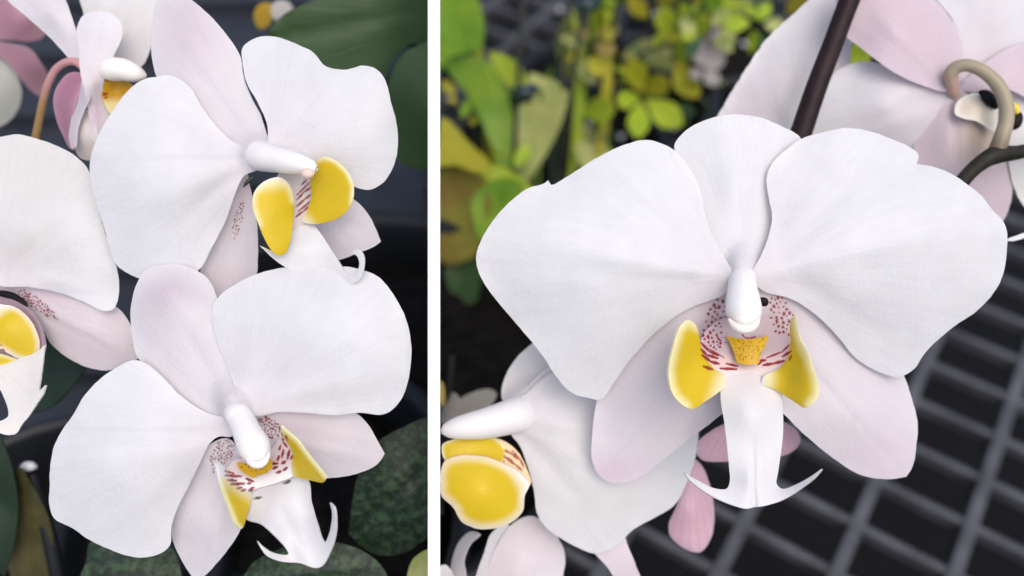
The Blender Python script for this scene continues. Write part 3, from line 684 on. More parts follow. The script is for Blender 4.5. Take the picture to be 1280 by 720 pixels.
# ================================================================== LEFT: flower cut by the left edge
def left_edge_flower():
    f = FL(-10, 362, 45, 'cream white orchid flower cut by the left edge, its freckled pink sepal pointing right')
    zo = 40
    sheet('petal', f, [(-20, 345), (-60, 300), (-60, 200), (-30, 176), (0, 171), (22, 168), (45, 173), (75, 184), (94, 195), (109, 210), (117, 232), (123, 262), (131, 290), (144, 327), (149, 357), (147, 376), (141, 387), (127, 388), (109, 379), (75, 366), (37, 359), (0, 357)],
          [(-20, 350, -8), (40, 280, -22), (90, 260, -14), (0, 172, 10), (110, 212, 10), (148, 360, 4), (130, 387, 2), (60, 362, -4), (-50, 250, -12), (110, 320, -12)], (-15, 355), M_PETAL,
          petal_white(-15, 355, .3, [(40, 210, 90, 70, CREAM, .35), (40, 320, 60, 50, CREAM, .2)]), zo=zo, creases=((0, 345, 90, 262, 4, 12), (60, 350, 140, 370, -2, 8)))
    spc = scatter([(15, 366), (30, 362), (52, 374), (70, 392), (74, 400), (60, 396), (40, 384)], 60, .8, 1.3, 41, 2.6, .6)
    sheet('lateral_sepal', f, [(-15, 356), (40, 350), (100, 366), (146, 384), (161, 402), (170, 425), (174, 447, 'c'), (161, 455), (135, 463), (112, 460), (86, 448), (64, 430), (52, 408), (42, 392), (20, 375), (-10, 370)],
          [(-10, 362, 10), (60, 385, 14), (120, 410, 10), (173, 447, 34), (110, 458, 30), (150, 388, 24), (60, 425, 26)], (-15, 362), M_PETAL,
          sepal_pink(.8, PALEPINK, .25, spc, [(40, 372, 34, 14, PINK, .5)]), zo=zo, fine=((46, 381, 32, 1.1),), creases=((40, 375, 170, 446, -2.5, 8), (60, 400, 150, 440, 1.6, 5)))
    def ring(X, Y, D, A, R): return np.repeat(np.array((.46, .34, .40))[None], len(X), 0)
    lip = sheet('lip', f, [(-25, 372), (5, 374), (25, 380), (42, 396), (52, 416), (54, 436), (47, 448), (20, 452), (-25, 455)],
                [(0, 375, 0), (50, 410, -2), (50, 445, -6), (0, 420, -4)], (0, 430), M_LIP, ring, h=4, ruf=0, und=.3, curl=-4, th=4, zo=zo)
    dots = [((2, 437), (5, 438), 1.2), ((0, 431), (2, 431), .9), ((-3, 436), (0, 438), .9)]
    sheet('side_lobe', lip, [(-25, 378), (0, 380), (19, 384), (35, 396), (46, 414), (50, 432), (48, 444), (38, 451), (22, 448), (0, 436), (-25, 430)],
          [(0, 382, -16), (48, 430, -14), (20, 445, -18), (10, 410, -26)], (0, 440), M_LIP, lobe_yellow(1.5, 9, rimc=(.86, .76, .66), fade=(16, 392, 8, 380), strokes=dots), h=2, ruf=.3, und=.3, curl=3, th=4, zo=zo)
    sheet('side_lobe', lip, [(-25, 440), (0, 442), (14, 446), (22, 450), (14, 456), (0, 460), (-25, 464)], [(0, 445, -14), (20, 450, -14), (0, 460, -18)], (-5, 450), M_LIP, lobe_yellow(1, 6), h=2, ruf=.2, und=.2, curl=2, th=3, zo=zo)
    sheet('mid_lobe', lip, [(-25, 460), (5, 456), (25, 448), (45, 440), (56, 431, 'c'), (54, 450), (51, 470), (49, 488), (57, 481, 'c'), (54, 492), (45, 506), (36, 520), (28, 530), (20, 542), (12, 544), (-5, 540), (-25, 535), (-25, 524), (0, 526), (10, 520), (6, 500), (-6, 480), (-25, 475)],
          [(0, 460, -20), (54, 434, -18), (40, 480, -26), (56, 483, -36), (15, 540, -44), (20, 500, -32), (-20, 530, -50)], (0, 450), M_LIP, flat(WHITE * np.array((.86, .84, .80))), h=3, step=2, und=1, ruf=.4, curl=1.5, th=2.5, zo=zo, creases=((0, 465, 40, 500, 2, 4),))
    tube('cavity_shade', f, [(-12, 366, 4, 3), (4, 367, 2, 4), (18, 371, 1, 4), (30, 379, 0, 3), (35, 386, 0, .6)], M_HOLE_SHADE, n=14, zo=zo)  # solid dark arch, paints the shade of the opening above the lip
left_edge_flower()

# ================================================================== LEFT: side-on flower at the top left
def left_top_flower():
    f = FL(110, 100, 110, 'white orchid flower seen sideways in the top left corner, mauve back and cream column')
    zo = 105
    sheet('petal', f, [(99, -25), (140, -35), (200, -25), (200, 0), (192, 30), (187, 64), (177, 83), (160, 86), (140, 84), (120, 60), (105, 20)],
          [(110, -10, 60), (190, 30, 60), (176, 80, 50), (130, 70, 40), (150, 20, 44)], (120, 95), M_PETAL, petal_white(120, 95, .2, [(150, 40, 60, 60, CREAM, .3)]), zo=zo, und=4)
    sheet('petal', f, [(0, -20), (20, -28), (70, -25), (82, 0), (90, 22), (98, 50), (103, 78), (100, 86), (94, 82), (79, 65), (60, 45), (32, 20), (9, 0)],
          [(0, -15, 20), (80, 0, 10), (100, 80, 6), (55, 38, 14), (70, 20, 0)], (105, 88), M_PETAL, sepal_pink(.4, PALEPINK, .4), zo=zo)
    sheet('dorsal_sepal', f, [(96, 36), (103, 20), (120, 14), (139, 17), (151, 28), (153, 45), (145, 64), (136, 82), (130, 101), (129, 124), (137, 143), (132, 160), (124, 178), (116, 176), (112, 150), (107, 120), (101, 94), (98, 64)],
          [(120, 16, -4), (98, 40, -6), (152, 40, -6), (125, 50, -14), (115, 100, -22), (128, 110, -8), (120, 170, -10)], (115, 110), M_PETAL,
          petal_white(115, 110, .5, [(118, 145, 12, 26, PINK, .7)]), zo=zo, creases=((125, 30, 114, 110, 3, 6), (114, 100, 122, 170, -3, 4)))
    def pc(X, Y, D, A, R): return mixc(np.repeat(np.array((.56, .27, .37))[None], len(X), 0), (.75, .5, .6), np.exp(-D / 4) * .6)
    sheet('lateral_sepal', f, [(104, 94), (96, 90), (85, 92), (74, 103), (67, 120), (67, 135), (72, 155), (79, 170), (87, 185), (93, 187), (94, 170), (92, 150), (96, 125), (103, 108)],
          [(100, 95, 6), (70, 125, 20), (90, 183, 20), (84, 130, 4)], (105, 92), M_PETAL, pc, zo=zo, creases=((98, 100, 86, 170, -3, 6),))
    sheet('lateral_sepal', f, [(106, 98), (98, 110), (93, 130), (88, 155), (86, 175), (90, 186), (94, 184), (97, 160), (104, 140), (112, 120)],
          [(104, 100, 0), (88, 165, 0), (100, 130, -6)], (106, 95), M_PETAL, sepal_pink(.6, LILAC, .6), zo=zo - 4)
    sheet('petal', f, [(109, 137), (101, 148), (95, 165), (94, 186), (100, 197), (112, 200), (120, 186), (123, 172), (118, 152)],
          [(109, 140, 4), (95, 180, 6), (112, 198, 10), (108, 170, -6)], (112, 132), M_PETAL, flat((.86, .80, .77)), zo=zo - 4)
    lip = sheet('lip', f, [(129, 103), (140, 98), (155, 100), (166, 108), (160, 118), (150, 130), (139, 142), (131, 132), (127, 115)],
                [(130, 105, -10), (165, 108, 0), (140, 140, -12), (145, 115, 6)], (130, 120), M_LIP,
                lambda X, Y, D, A, R: mixc(mixc(np.repeat(np.array((.62, .36, .03))[None], len(X), 0), (.8, .7, .35), ss(118, 132, Y)), RED, stroke_mask(X, Y, [((129, 118), (134, 117), 1.2), ((131, 122), (135, 121), .9)])), h=2, ruf=.3, und=1, curl=1, zo=zo)
    tube('column', f, [(128, 90, -4, 8), (139, 87, -14, 14), (153, 87, -20, 14), (167, 91, -20, 12), (178, 94, -18, 7), (183, 95, -17, 2)], M_COLUMN, n=24, col=(.88, .84, .78), zo=zo)
    tube('pedicel', f, [(44, 176, 60, 5), (49, 150, 50, 5), (55, 122, 38, 5), (61, 103, 28, 5), (70, 87, 18, 5), (83, 78, 8, 5), (96, 78, 2, 5), (104, 86, 2, 4)], M_STALK, n=16,
         col=lambda X, Y, D, A, R: mixc(np.repeat(np.array((.30, .19, .08))[None], len(X), 0), (.52, .28, .28), ss(140, 90, Y) if False else 1 - ss(90, 140, Y)), zo=zo)
left_top_flower()

def left_pink_flower():
    f = FL(10, 70, 420, 'blurred mauve pink orchid flower behind the others in the top left corner', group=None)
    zo = 400
    c1 = sepal_pink(1, np.array((.55, .30, .37)), .1)
    sheet('petal', f, [(-40, -10), (0, -8), (22, 0), (40, 22), (57, 38), (52, 48), (35, 52), (15, 50), (-40, 46)], [(0, 0, 0), (50, 40, 20), (0, 45, 10), (20, 25, -10)], (-10, 60), M_PETAL, c1, zo=zo, h=8)
    sheet('petal', f, [(-20, 52), (10, 54), (35, 60), (52, 80), (63, 104), (58, 122), (42, 116), (25, 98), (5, 75), (-20, 65)], [(0, 55, 0), (60, 110, 30), (20, 90, 10), (40, 80, -6)], (-20, 58), M_PETAL, c1, zo=zo, h=8)
    sheet('petal', f, [(-40, 60), (0, 68), (18, 88), (27, 115), (22, 138), (5, 156), (-40, 165)], [(0, 70, 20), (26, 115, 30), (0, 155, 30), (0, 110, 5)], (-20, 70), M_PETAL, flat((.62, .62, .55)), zo=zo, h=8)
left_pink_flower()

# ================================================================== RIGHT: side-on flower lower left, pale flower under it
def right_side_flower():
    global FILLET
    FILLET = [(682, 508, 2, 36), (661, 514, -8, 30), (646, 519, -20, 24), (628, 524, -27, 21.5), (605, 530, -37, 19)]
    f = FL(640, 525, 95, 'white orchid flower in profile behind the large one, fat yellow lobe touching the divider')
    zo = 128
    sheet('petal', f, [(628, 500), (629, 478), (640, 455), (655, 438), (675, 424), (720, 420), (740, 450), (720, 480), (680, 490), (650, 505)],
          [(630, 498, 34), (632, 470, 44), (665, 430, 54), (730, 450, 60), (680, 470, 40)], (635, 515), M_PETAL, petal_white(635, 515, .2), zo=zo)
    sheet('dorsal_sepal', f, [(630, 506), (645, 494), (660, 482), (680, 463), (700, 452), (720, 470), (700, 500), (660, 512)],
          [(635, 504, 20), (690, 460, 26), (700, 490, 24), (660, 495, 16)], (632, 512), M_PETAL, sepal_pink(.25, LILAC, .4), zo=zo)
    sheet('petal', f, [(628, 508), (657, 493), (675, 476), (690, 466), (740, 450), (800, 455), (850, 490), (872, 530), (870, 568), (861, 597), (846, 628), (826, 643), (803, 655), (788, 665), (777, 677), (760, 688), (744, 692), (725, 686), (701, 673), (683, 660), (671, 641), (668, 617), (661, 588), (650, 558), (640, 545), (632, 530)],
          [(634, 525, 0), (690, 500, -6), (750, 520, -4), (690, 468, 16), (720, 600, -16), (780, 600, -10), (745, 690, 14), (671, 640, 8), (866, 580, 22), (800, 500, 10), (653, 560, 4)], (632, 525), M_PETAL,
          petal_white(632, 525, .2, [(740, 620, 120, 60, CREAM, .2)]), zo=zo, creases=((640, 520, 760, 540, -4, 10), (655, 545, 740, 640, 3, 12), (650, 535, 760, 590, -2.5, 8)))
    sheet('lateral_sepal', f, [(735, 680), (755, 672), (778, 668), (786, 685), (794, 705), (802, 730), (790, 745), (775, 735), (760, 710)],
          [(745, 682, 26), (780, 670, 26), (795, 735, 40), (770, 700, 20)], (720, 640), M_PETAL, sepal_pink(.9, PALEPINK, .3), zo=zo)
    st = [((624, 565), (632, 572), (640, 576), 1.5), ((628, 562), (638, 566), (648, 574), 1.3), ((634, 574), (646, 582), (652, 588), 1.2), ((640, 563), (650, 574), (655, 584), 1.0), ((622, 572), (630, 577), 1.0)]
    lip = sheet('lip', f, [(612, 548), (632, 552), (648, 566), (658, 585), (664, 604), (655, 612), (640, 600), (622, 588), (612, 575)],
                [(620, 550, 0), (650, 570, -6), (660, 605, -10), (625, 585, -10)], (655, 600), M_LIP,
                lambda X, Y, D, A, R: mixc(np.repeat(np.array((.84, .66, .42))[None], len(X), 0), (.30, .03, .01), stroke_mask(X, Y, st) * .95), h=1.6, step=1.6, ruf=0, und=0, curl=0, zo=zo)
    sheet('side_lobe', lip, [(553, 556), (575, 547), (600, 544), (618, 547), (629, 556), (634, 568), (628, 580), (600, 582), (570, 582), (556, 575)],
          [(556, 560, -26), (618, 548, -8), (628, 575, -8), (590, 565, -24)], (635, 575), M_LIP, lobe_yellow(1, 5, strokes=()), h=2.5, ruf=.3, und=.4, curl=2.5, th=4, zo=zo)
    sheet('side_lobe', lip, [(551, 588), (556, 576), (572, 570), (590, 569), (610, 572), (628, 579), (648, 590), (661, 605), (656, 620), (653, 640), (636, 655), (615, 661), (597, 661), (577, 652), (567, 635), (552, 620), (550, 604)],
          [(552, 600, -44), (590, 571, -36), (660, 605, -16), (640, 652, -34), (590, 660, -40), (605, 615, -56)], (655, 605), M_LIP, lobe_yellow(2, 13, fade=(640, 612, 654, 604), rimc=(.88, .78, .66)), h=3, ruf=.4, und=.6, curl=4, th=5, zo=zo)
    tube('column', f, [(664, 514, 26, 20), (652, 517, 12, 24), (638, 521, 0, 22), (612, 528, -15, 19.5), (592, 532, -24, 17.5), (572, 535, -30, 14), (558, 538, -32, 9), (552, 540, -32, 3)], M_COLUMN, n=26,
         col=lambda X, Y, D, A, R: mixc(np.repeat((WHITE * .84)[None], len(X), 0), (.84, .74, .68), .4 * ss(535, 560, Y)), zo=zo)
right_side_flower()
FILLET = []

def right_under_flower():
    f = FL(640, 700, 170, 'pale pink and white orchid flower at the bottom edge, below the fat yellow lobe')
    zo = 165
    sheet('petal', f, [(605, 740), (612, 705), (625, 675), (640, 655), (662, 645), (680, 652), (696, 670), (706, 692), (704, 720), (700, 745)],
          [(610, 735, 10), (662, 648, 20), (704, 700, 20), (655, 700, -8), (650, 740, 0)], (640, 760), M_PETAL, sepal_pink(.65, PALEPINK, .4), zo=zo)
    sheet('petal', f, [(544, 740), (545, 712), (556, 706), (566, 716), (570, 740)], [(545, 720, 0), (566, 720, 6), (555, 735, 0)], (560, 760), M_PETAL, petal_white(560, 760), zo=zo, h=4)
    sheet('petal', f, [(590, 745), (597, 715), (606, 690), (614, 668), (632, 655), (640, 660), (622, 690), (612, 720), (608, 745)], [(600, 730, 10), (635, 658, 20), (612, 690, 6)], (600, 760), M_PETAL, petal_white(600, 760), zo=zo - 8, h=4)
    sheet('petal', f, [(563, 745), (564, 705), (575, 675), (590, 664), (600, 668), (588, 680), (580, 700), (582, 715), (584, 745)], [(566, 720, 10), (590, 666, 20), (580, 700, 4)], (570, 760), M_PETAL, petal_white(570, 760), zo=zo, h=4)
right_under_flower()

# ================================================================== RIGHT: flower seen from behind, top right
def back_flower():
    f = FL(1190, 115, 180, 'pink tinged orchid flower seen from behind on its curved stalk, top right corner')
    zo = 175
    sheet('petal', f, [(1015, 175), (1030, 120), (1040, 95), (1058, 82), (1089, 77), (1128, 92), (1160, 102), (1187, 112), (1190, 125), (1170, 160), (1150, 195), (1120, 205), (1060, 200), (1020, 190)],
          [(1187, 115, 0), (1089, 80, 20), (1030, 130, 34), (1120, 200, 40), (1110, 135, -4)], (1190, 115), M_PETAL, petal_white(1190, 115, .6, [(1120, 150, 60, 22, LILAC, .35)]), zo=zo, creases=((1185, 116, 1060, 160, 4, 10),))
    def pc(X, Y, D, A, R):
        c = np.repeat(np.array((.80, .67, .71))[None], len(X), 0)
        return mixc(c, (.80, .70, .77), .7 * np.exp(-D / 12))
    sheet('petal', f, [(1187, 114), (1148, 105), (1109, 85), (1074, 58), (1057, 45), (1047, 20), (1048, -20), (1100, -40), (1150, -25), (1170, 0), (1191, 27), (1201, 51), (1204, 74), (1202, 100)],
          [(1195, 105, -4), (1120, 40, -26), (1060, 48, 0), (1060, -15, 0), (1200, 55, 0), (1150, -10, -6)], (1192, 112), M_PETAL, pc, zo=zo, creases=((1190, 105, 1090, 10, -4, 10), (1192, 100, 1130, -10, 2.5, 5)))
    sheet('dorsal_sepal', f, [(1198, 108), (1203, 74), (1192, 27), (1168, -10), (1200, -50), (1300, -50), (1320, 20), (1290, 50), (1250, 72), (1225, 92)],
          [(1200, 100, 6), (1190, 10, 20), (1300, 0, 24), (1240, 20, 8), (1250, 70, 14)], (1196, 112), M_PETAL, petal_white(1196, 112, .8, [(1240, 40, 26, 60, PALEPINK, .6)]), zo=zo, creases=((1198, 100, 1260, -10, 3, 8),))
    sheet('lateral_sepal', f, [(1198, 112), (1215, 92), (1240, 72), (1262, 60), (1290, 52), (1330, 60), (1330, 130), (1290, 125), (1255, 110), (1220, 115)],
          [(1200, 110, 4), (1280, 56, 10), (1320, 120, 10), (1260, 85, -10)], (1196, 114), M_PETAL, pc, zo=zo - 2, creases=((1200, 110, 1300, 90, -3, 8),))
    def lc(X, Y, D, A, R):
        c = np.repeat(np.array((.76, .65, .69))[None], len(X), 0)
        return mixc(c, (.70, .58, .45), .8 * blob(X, Y, 1225, 170, 26, 40))
    sheet('lateral_sepal', f, [(1190, 112), (1180, 122), (1157, 144), (1143, 170), (1146, 205), (1175, 235), (1218, 250), (1240, 270), (1252, 277), (1264, 250), (1264, 205), (1250, 165), (1230, 135), (1205, 115)],
          [(1192, 116, 4), (1145, 180, 24), (1252, 272, 40), (1262, 210, 30), (1200, 170, -4), (1225, 220, 10)], (1193, 112), M_PETAL, lc, zo=zo - 4, creases=((1192, 125, 1200, 220, 3, 6), (1210, 140, 1245, 250, -3, 6)))
    sheet('petal', f, [(1225, 115), (1262, 105), (1330, 110), (1330, 270), (1285, 262), (1268, 235), (1258, 190), (1240, 150)],
          [(1230, 120, 16), (1320, 120, 20), (1290, 255, 40), (1280, 180, 12)], (1200, 112), M_PETAL, petal_white(1200, 112, .6, [(1290, 230, 60, 50, CREAM, .4)]), zo=zo)
    lip = sheet('lip', f, [(1196, 128), (1206, 120), (1220, 116), (1236, 124), (1246, 145), (1244, 165), (1234, 160), (1222, 152), (1205, 148), (1194, 142)],
                [(1200, 135, -14), (1225, 118, -10), (1242, 160, -14), (1220, 135, -24)], (1215, 140), M_LIP, lambda X, Y, D, A, R: mixc(np.repeat(np.array((.82, .74, .60))[None], len(X), 0), (.86, .84, .82), np.exp(-D / 3)), h=2.5, ruf=.4, und=.8, curl=-3, zo=zo)
    tube('cavity_shade', lip, [(1224, 114, -22, 2), (1231, 118, -24, 6), (1239, 126, -24, 7), (1246, 135, -22, 3)], M_HOLE_SHADE, n=16, zo=zo)  # solid dark tube in place of the shaded hole by the lip
    tube('anther_cap', f, [(1264, 128, -20, 2), (1268, 134, -22, 5), (1272, 142, -22, 3)], M_COLUMN, n=12, col=(.80, .60, .06), zo=zo)
    tube('cavity_shade', f, [(1268, 138, -14, 3), (1271, 146, -16, 7), (1268, 156, -16, 7), (1264, 162, -14, 2)], M_HOLE_SHADE, n=14, zo=zo)  # second solid dark tube, shade of the smaller hole put into colour
    tube('pedicel', f, [(1193, 118, -2, 7), (1190, 106, -16, 8), (1188, 94, -26, 8.5), (1196, 84, -34, 8.2), (1212, 82, -42, 8), (1230, 90, -48, 8), (1247, 106, -52, 8.5), (1257, 128, -54, 9), (1258, 150, -54, 9), (1252, 172, -54, 9.5), (1246, 190, -54, 11)], M_STALK, n=20,
         col=lambda X, Y, D, A, R: mixc(mixc(np.repeat(np.array((.34, .29, .20))[None], len(X), 0), (.52, .34, .28), blob(X, Y, 1190, 110, 10, 16)), (.16, .12, .08), ss(160, 188, Y)), zo=zo)
    return f
back_flower()

def second_back_flower():
    f = FL(990, 60, 260, 'large pale orchid petal behind the dark stem, above the large flower', cat='orchid flower')
    sheet('petal', f, [(890, 160), (898, 143), (911, 121), (931, 89), (954, 54), (981, 27), (1008, 3), (1025, -15), (1060, -30), (1085, 0), (1066, 50), (1060, 90), (1040, 150), (1020, 190), (900, 190)],
          [(898, 150, 10), (950, 60, 12), (1010, 0, 14), (1070, 20, 10), (1040, 150, -6), (960, 170, 0), (985, 100, -16)], (1010, 210), M_PETAL,
          sepal_pink(.3, PALEPINK, .6, (), [(940, 130, 30, 30, PINK, .35), (1010, 130, 40, 60, CREAM, .3)]), zo=230, creases=((1000, 180, 960, 70, -3, 10),), jag=.9, curl=-4)
second_back_flower()

spike = thing('orchid_spike', P(1002, 160, 150), 'thick dark purple flower stem slanting behind the large flower, with its olive side branch', 'orchid spike')
tube('stem', spike, [(1080, -40, 150, 13), (1062, 0, 150, 12.5), (1043, 50, 150, 12.5), (1022, 105, 148, 13), (1004, 158, 146, 13.5), (985, 215, 150, 14), (962, 300, 170, 14)], M_STEM, n=22)
tube('branch', spike, [(1330, 172, 150, 8.5), (1300, 184, 140, 8.5), (1270, 191, 128, 9), (1247, 193, 120, 11.5), (1230, 201, 118, 10), (1212, 216, 112, 9), (1196, 236, 106, 9), (1180, 262, 110, 8)], M_BRANCH, n=20)

# white petal tip reaching in at the right edge
tag(sheet('orchid_petal', None, [(1257, 300), (1266, 296), (1285, 290), (1320, 284), (1320, 296), (1285, 297), (1266, 301)], [(1258, 300, 0), (1300, 288, 6), (1300, 296, 4)], (1330, 290), M_PETAL, flat(WHITE), h=3, zo=120, ruf=.3, und=.3, th=2, origin=P(1280, 294, 120)),
    'thin white petal tip poking in at the right edge', 'petal')

# pink buds behind the lip
def bud(label, outline, ctrl, base, zo, name='pink_bud'):
    def pc(X, Y, D, A, R):
        c = np.repeat(np.array((.84, .60, .67))[None], len(X), 0)
        c = mixc(c, (.70, .28, .40), .35 * np.exp(-((np.abs(((A - A.mean()) * 9 + .5) % 1 - .5)) / .10) ** 2))
        return mixc(c, (.80, .60, .66), .6 * np.exp(-D / 5))
    o = sheet(name, None, outline, ctrl, base, M_PETAL, pc, h=2.5, zo=zo, th=4, curl=4, ruf=.5, und=1, origin=P(base[0], base[1], zo))
    return tag(o, label, 'orchid petal', 'pink petals hanging behind the large flower')
bud('pink petal with dark veins hanging below the left tendril', [(868, 574), (878, 583), (887, 605), (893, 640), (889, 672), (876, 690), (866, 690), (850, 682), (837, 668), (836, 655), (846, 632), (858, 602)], [(868, 578, 0), (890, 640, 10), (870, 690, 10), (838, 660, 10), (865, 640, -14)], (864, 570), 190)
bud('bright pink petal behind the mid lobe of the large flower', [(868, 560), (880, 545), (905, 530), (940, 524), (975, 526), (992, 535), (1001, 549), (994, 562), (978, 570), (950, 572), (905, 577), (878, 575)], [(870, 560, 0), (1000, 550, 10), (935, 528, 0), (930, 580, 10), (940, 555, -10)], (930, 500), 150)

# ================================================================== background plants
def lens(x0, y0, x1, y1, w, bend=0.0, fat=.5, tipc=True):
    """outline of a leaf from stalk end to tip"""
    dx, dy = x1 - x0, y1 - y0; L = math.hypot(dx, dy); ux, uy = dx / L, dy / L; nx, ny = -uy, ux
    left, right = [], []
    N = 7
    for i in range(1, N):
        t = i / N
        ww = w * .5 * (math.sin(math.pi * t ** (math.log(.5) / math.log(fat)))) ** .8
        b = bend * 4 * t * (1 - t)
        cx, cy = x0 + dx * t + nx * b, y0 + dy * t + ny * b
        left.append((cx + nx * ww, cy + ny * ww)); right.append((cx - nx * ww, cy - ny * ww))
    return [(x0, y0)] + left + [(x1, y1, 'c') if tipc else (x1, y1)] + right[::-1]

def leaf(parent, x0, y0, z0, x1, y1, z1, w, mat, bend=0, fat=.5, keel=None, name='leaf', tipc=True, th=3, h=None):
    ol = lens(x0, y0, x1, y1, w, bend, fat, tipc)
    L = math.hypot(x1 - x0, y1 - y0); dx, dy = (x1 - x0) / L, (y1 - y0) / L
    k = keel if keel is not None else w * .16
    mx, my = (x0 + x1) / 2 - dy * bend, (y0 + y1) / 2 + dx * bend
    ctrl = [(x0, y0, z0), (x1, y1, z1), (mx, my, (z0 + z1) / 2 + k), (mx - dy * w / 2, my + dx * w / 2, (z0 + z1) / 2 - k), (mx + dy * w / 2, my - dx * w / 2, (z0 + z1) / 2 - k)]
    return sheet(name, parent, ol, ctrl, (x0 - dx * 12, y0 - dy * 12), mat, flat((.5, .5, .5)), h=h or max(3.5, w / 9), th=th, ruf=w * .05, und=w * .06, curl=1, jag=.4)

def plant(x, y, z, label, leaves, name='potted_plant', cat='plant', group=None, stems=()):
    t = thing(name, P(x, y, z), label, cat, group)
    for l in leaves: leaf(t, *l)
    for s in stems: tube('stem', t, s[0], s[1], n=10)
    return t

# left half
plant(450, 60, 400, 'broad dark green leaves in the top right corner of the left half', [], name='orchid_plant', cat='plant')
bt = bpy.data.objects['orchid_plant']
sheet('leaf', bt, [(335, 46), (350, 22), (378, 6), (420, -8), (480, -30), (541, -30), (541, 52), (512, 56), (492, 74), (474, 108), (430, 120), (380, 100), (350, 75)],
      [(340, 45, 0), (400, 60, 10), (541, -20, 30), (541, 50, 60), (440, 0, -8), (470, 100, 40), (480, 30, 10)], (560, 20), M_GREEN, flat((.5,) * 3), h=10, zo=330, th=6, creases=((340, 50, 541, 10, 6, 6),))
sheet('leaf', bt, [(505, 66), (520, 58), (541, 54), (541, 205), (520, 212), (498, 200), (486, 170), (484, 130), (488, 95)],
      [(505, 66, 0), (541, 60, -10), (541, 200, 30), (490, 150, 30), (520, 130, 0)], (530, 40), M_GREEN, flat((.5,) * 3), h=10, zo=350, th=6)
tube('stem', bt, [(530, 40, 470, 5), (500, 80, 480, 6), (478, 130, 520, 7), (470, 200, 640, 8)], M_STAKE, n=10)

plant(80, 470, 300, 'dark green leaf behind the lower left petal, under the cream flower', [(-10, 430, 260, 112, 452, 210, 110, M_DEEP, 20)], name='orchid_plant', cat='plant')
plant(5, 620, 240, 'dark green upright leaf at the left edge, low down', [(4, 720, 260, -4, 540, 200, 44, M_DEEP, 0, .5, 3, 'leaf', False)], name='orchid_plant', cat='plant')
plant(30, 680, 300, 'olive brown mottled leaf in the bottom left corner', [(40, 760, 320, 22, 585, 230, 62, M_OLIVE, 4, .45, 4, 'leaf', False)], name='orchid_plant', cat='plant')
mp_ = thing('mottled_plant', P(500, 640, 300), 'dark green plant with silvery mottled leaves, bottom right of the left half', 'plant')
sheet('leaf', mp_, [(436, 668, 'c'), (440, 630), (448, 592), (468, 556), (500, 536), (541, 524), (541, 660), (524, 680), (496, 694), (462, 690)],
      [(450, 600, 0), (541, 540, 10), (541, 670, 30), (480, 690, 30), (500, 610, -14)], (560, 600), M_MOTTLE, flat((.5,) * 3), h=7, zo=170, th=5, creases=((440, 665, 545, 575, 9, 6),))
sheet('leaf', mp_, [(300, 735), (315, 705), (345, 688), (390, 676), (430, 680), (462, 694), (484, 720), (480, 760), (300, 760)],
      [(310, 720, 10), (400, 680, 20), (480, 720, 10), (390, 740, -10)], (390, 780), M_MOTTLE, flat((.5,) * 3), h=7, zo=130, th=5, creases=((310, 725, 480, 705, 8, 5),))
ml2 = thing('mottled_plant', P(160, 700, 300), 'dark green mottled leaf under the lower left petal, at the bottom edge', 'plant')
sheet('leaf', ml2, [(100, 735), (108, 700), (112, 680), (140, 668), (180, 668), (212, 682), (224, 705), (224, 745), (160, 760)],
      [(110, 700, 10), (180, 670, 20), (224, 720, 10), (165, 735, -10)], (160, 780), M_MOTTLE, flat((.5,) * 3), h=7, zo=170, th=5)
# reddish leaf tip and pale one at the bottom right of the left half
plant(535, 705, 150, 'pale beige petal tip in the corner by the divider', [(510, 735, 160, 541, 685, 150, 26, M_PALE, 0)], name='petal_tip', cat='petal')

# small yellow and white blossom
sb = thing('orchid_blossom', P(335, 15, 700), 'tiny blurred yellow and white blossom above the broad leaf', 'blossom')
def yc(c): return flat(c)
sheet('petal', sb, [(318, 14), (325, 5), (338, 4), (342, 16), (336, 32), (324, 36), (318, 26)], [(320, 20, 0), (340, 15, 0), (330, 30, 10)], (340, 20), M_PETAL, yc((.62, .42, .05)), h=5, zo=620)
sheet('petal', sb, [(340, 6), (352, 0), (364, 6), (366, 18), (352, 26), (341, 22)], [(342, 12, 0), (362, 10, 0), (352, 24, 10)], (340, 20), M_PETAL, yc((.75, .72, .68)), h=5, zo=615)

# right half greenery
sp_ = thing('strappy_plant', P(600, 120, 1500), 'tall bright green strappy leaves arching next to the divider', 'plant')
def shp(par, ol, z, dz, mat, base, h=9, name='leaf'):
    xs = [p[0] for p in ol]; ys = [p[1] for p in ol]; cx, cy = sum(xs) / len(xs), sum(ys) / len(ys)
    ctrl = [(min(xs), cy, z + dz), (max(xs), cy, z - dz), (cx, min(ys), z + dz * .6), (cx, max(ys), z - dz * .4), (cx, cy, z + abs(dz) * .7)]
    return sheet(name, par, ol, ctrl, base, mat, flat((.5,) * 3), h=h, th=6, ruf=3, und=4, curl=1)
shp(sp_, [(544, -60), (575, -40), (596, 0), (604, 40), (598, 62), (580, 66), (562, 72), (546, 90)], 1150, 30, M_GRASS, (580, 120))
shp(sp_, [(556, 78), (585, 68), (610, 78), (628, 104), (640, 140), (645, 180), (640, 218), (628, 210), (614, 180), (600, 148), (584, 118), (566, 96)], 1250, -40, M_GRASS, (640, 260))
shp(sp_, [(612, 66), (640, 74), (655, 96), (652, 118), (640, 112), (622, 92)], 1400, 30, M_LIME, (655, 140))
pp_ = thing('pale_plant', P(680, 170, 1550), 'pale green wide leaf between two thin stakes', 'plant')
shp(pp_, [(646, 228), (644, 170), (648, 134), (664, 128), (690, 122), (708, 112), (704, 140), (692, 172), (672, 208), (656, 228)], 1300, 40, M_PALE, (650, 250))
shp(pp_, [(662, 92), (680, 96), (700, 106), (696, 122), (672, 128), (660, 116)], 1350, 20, M_PALE, (650, 150))
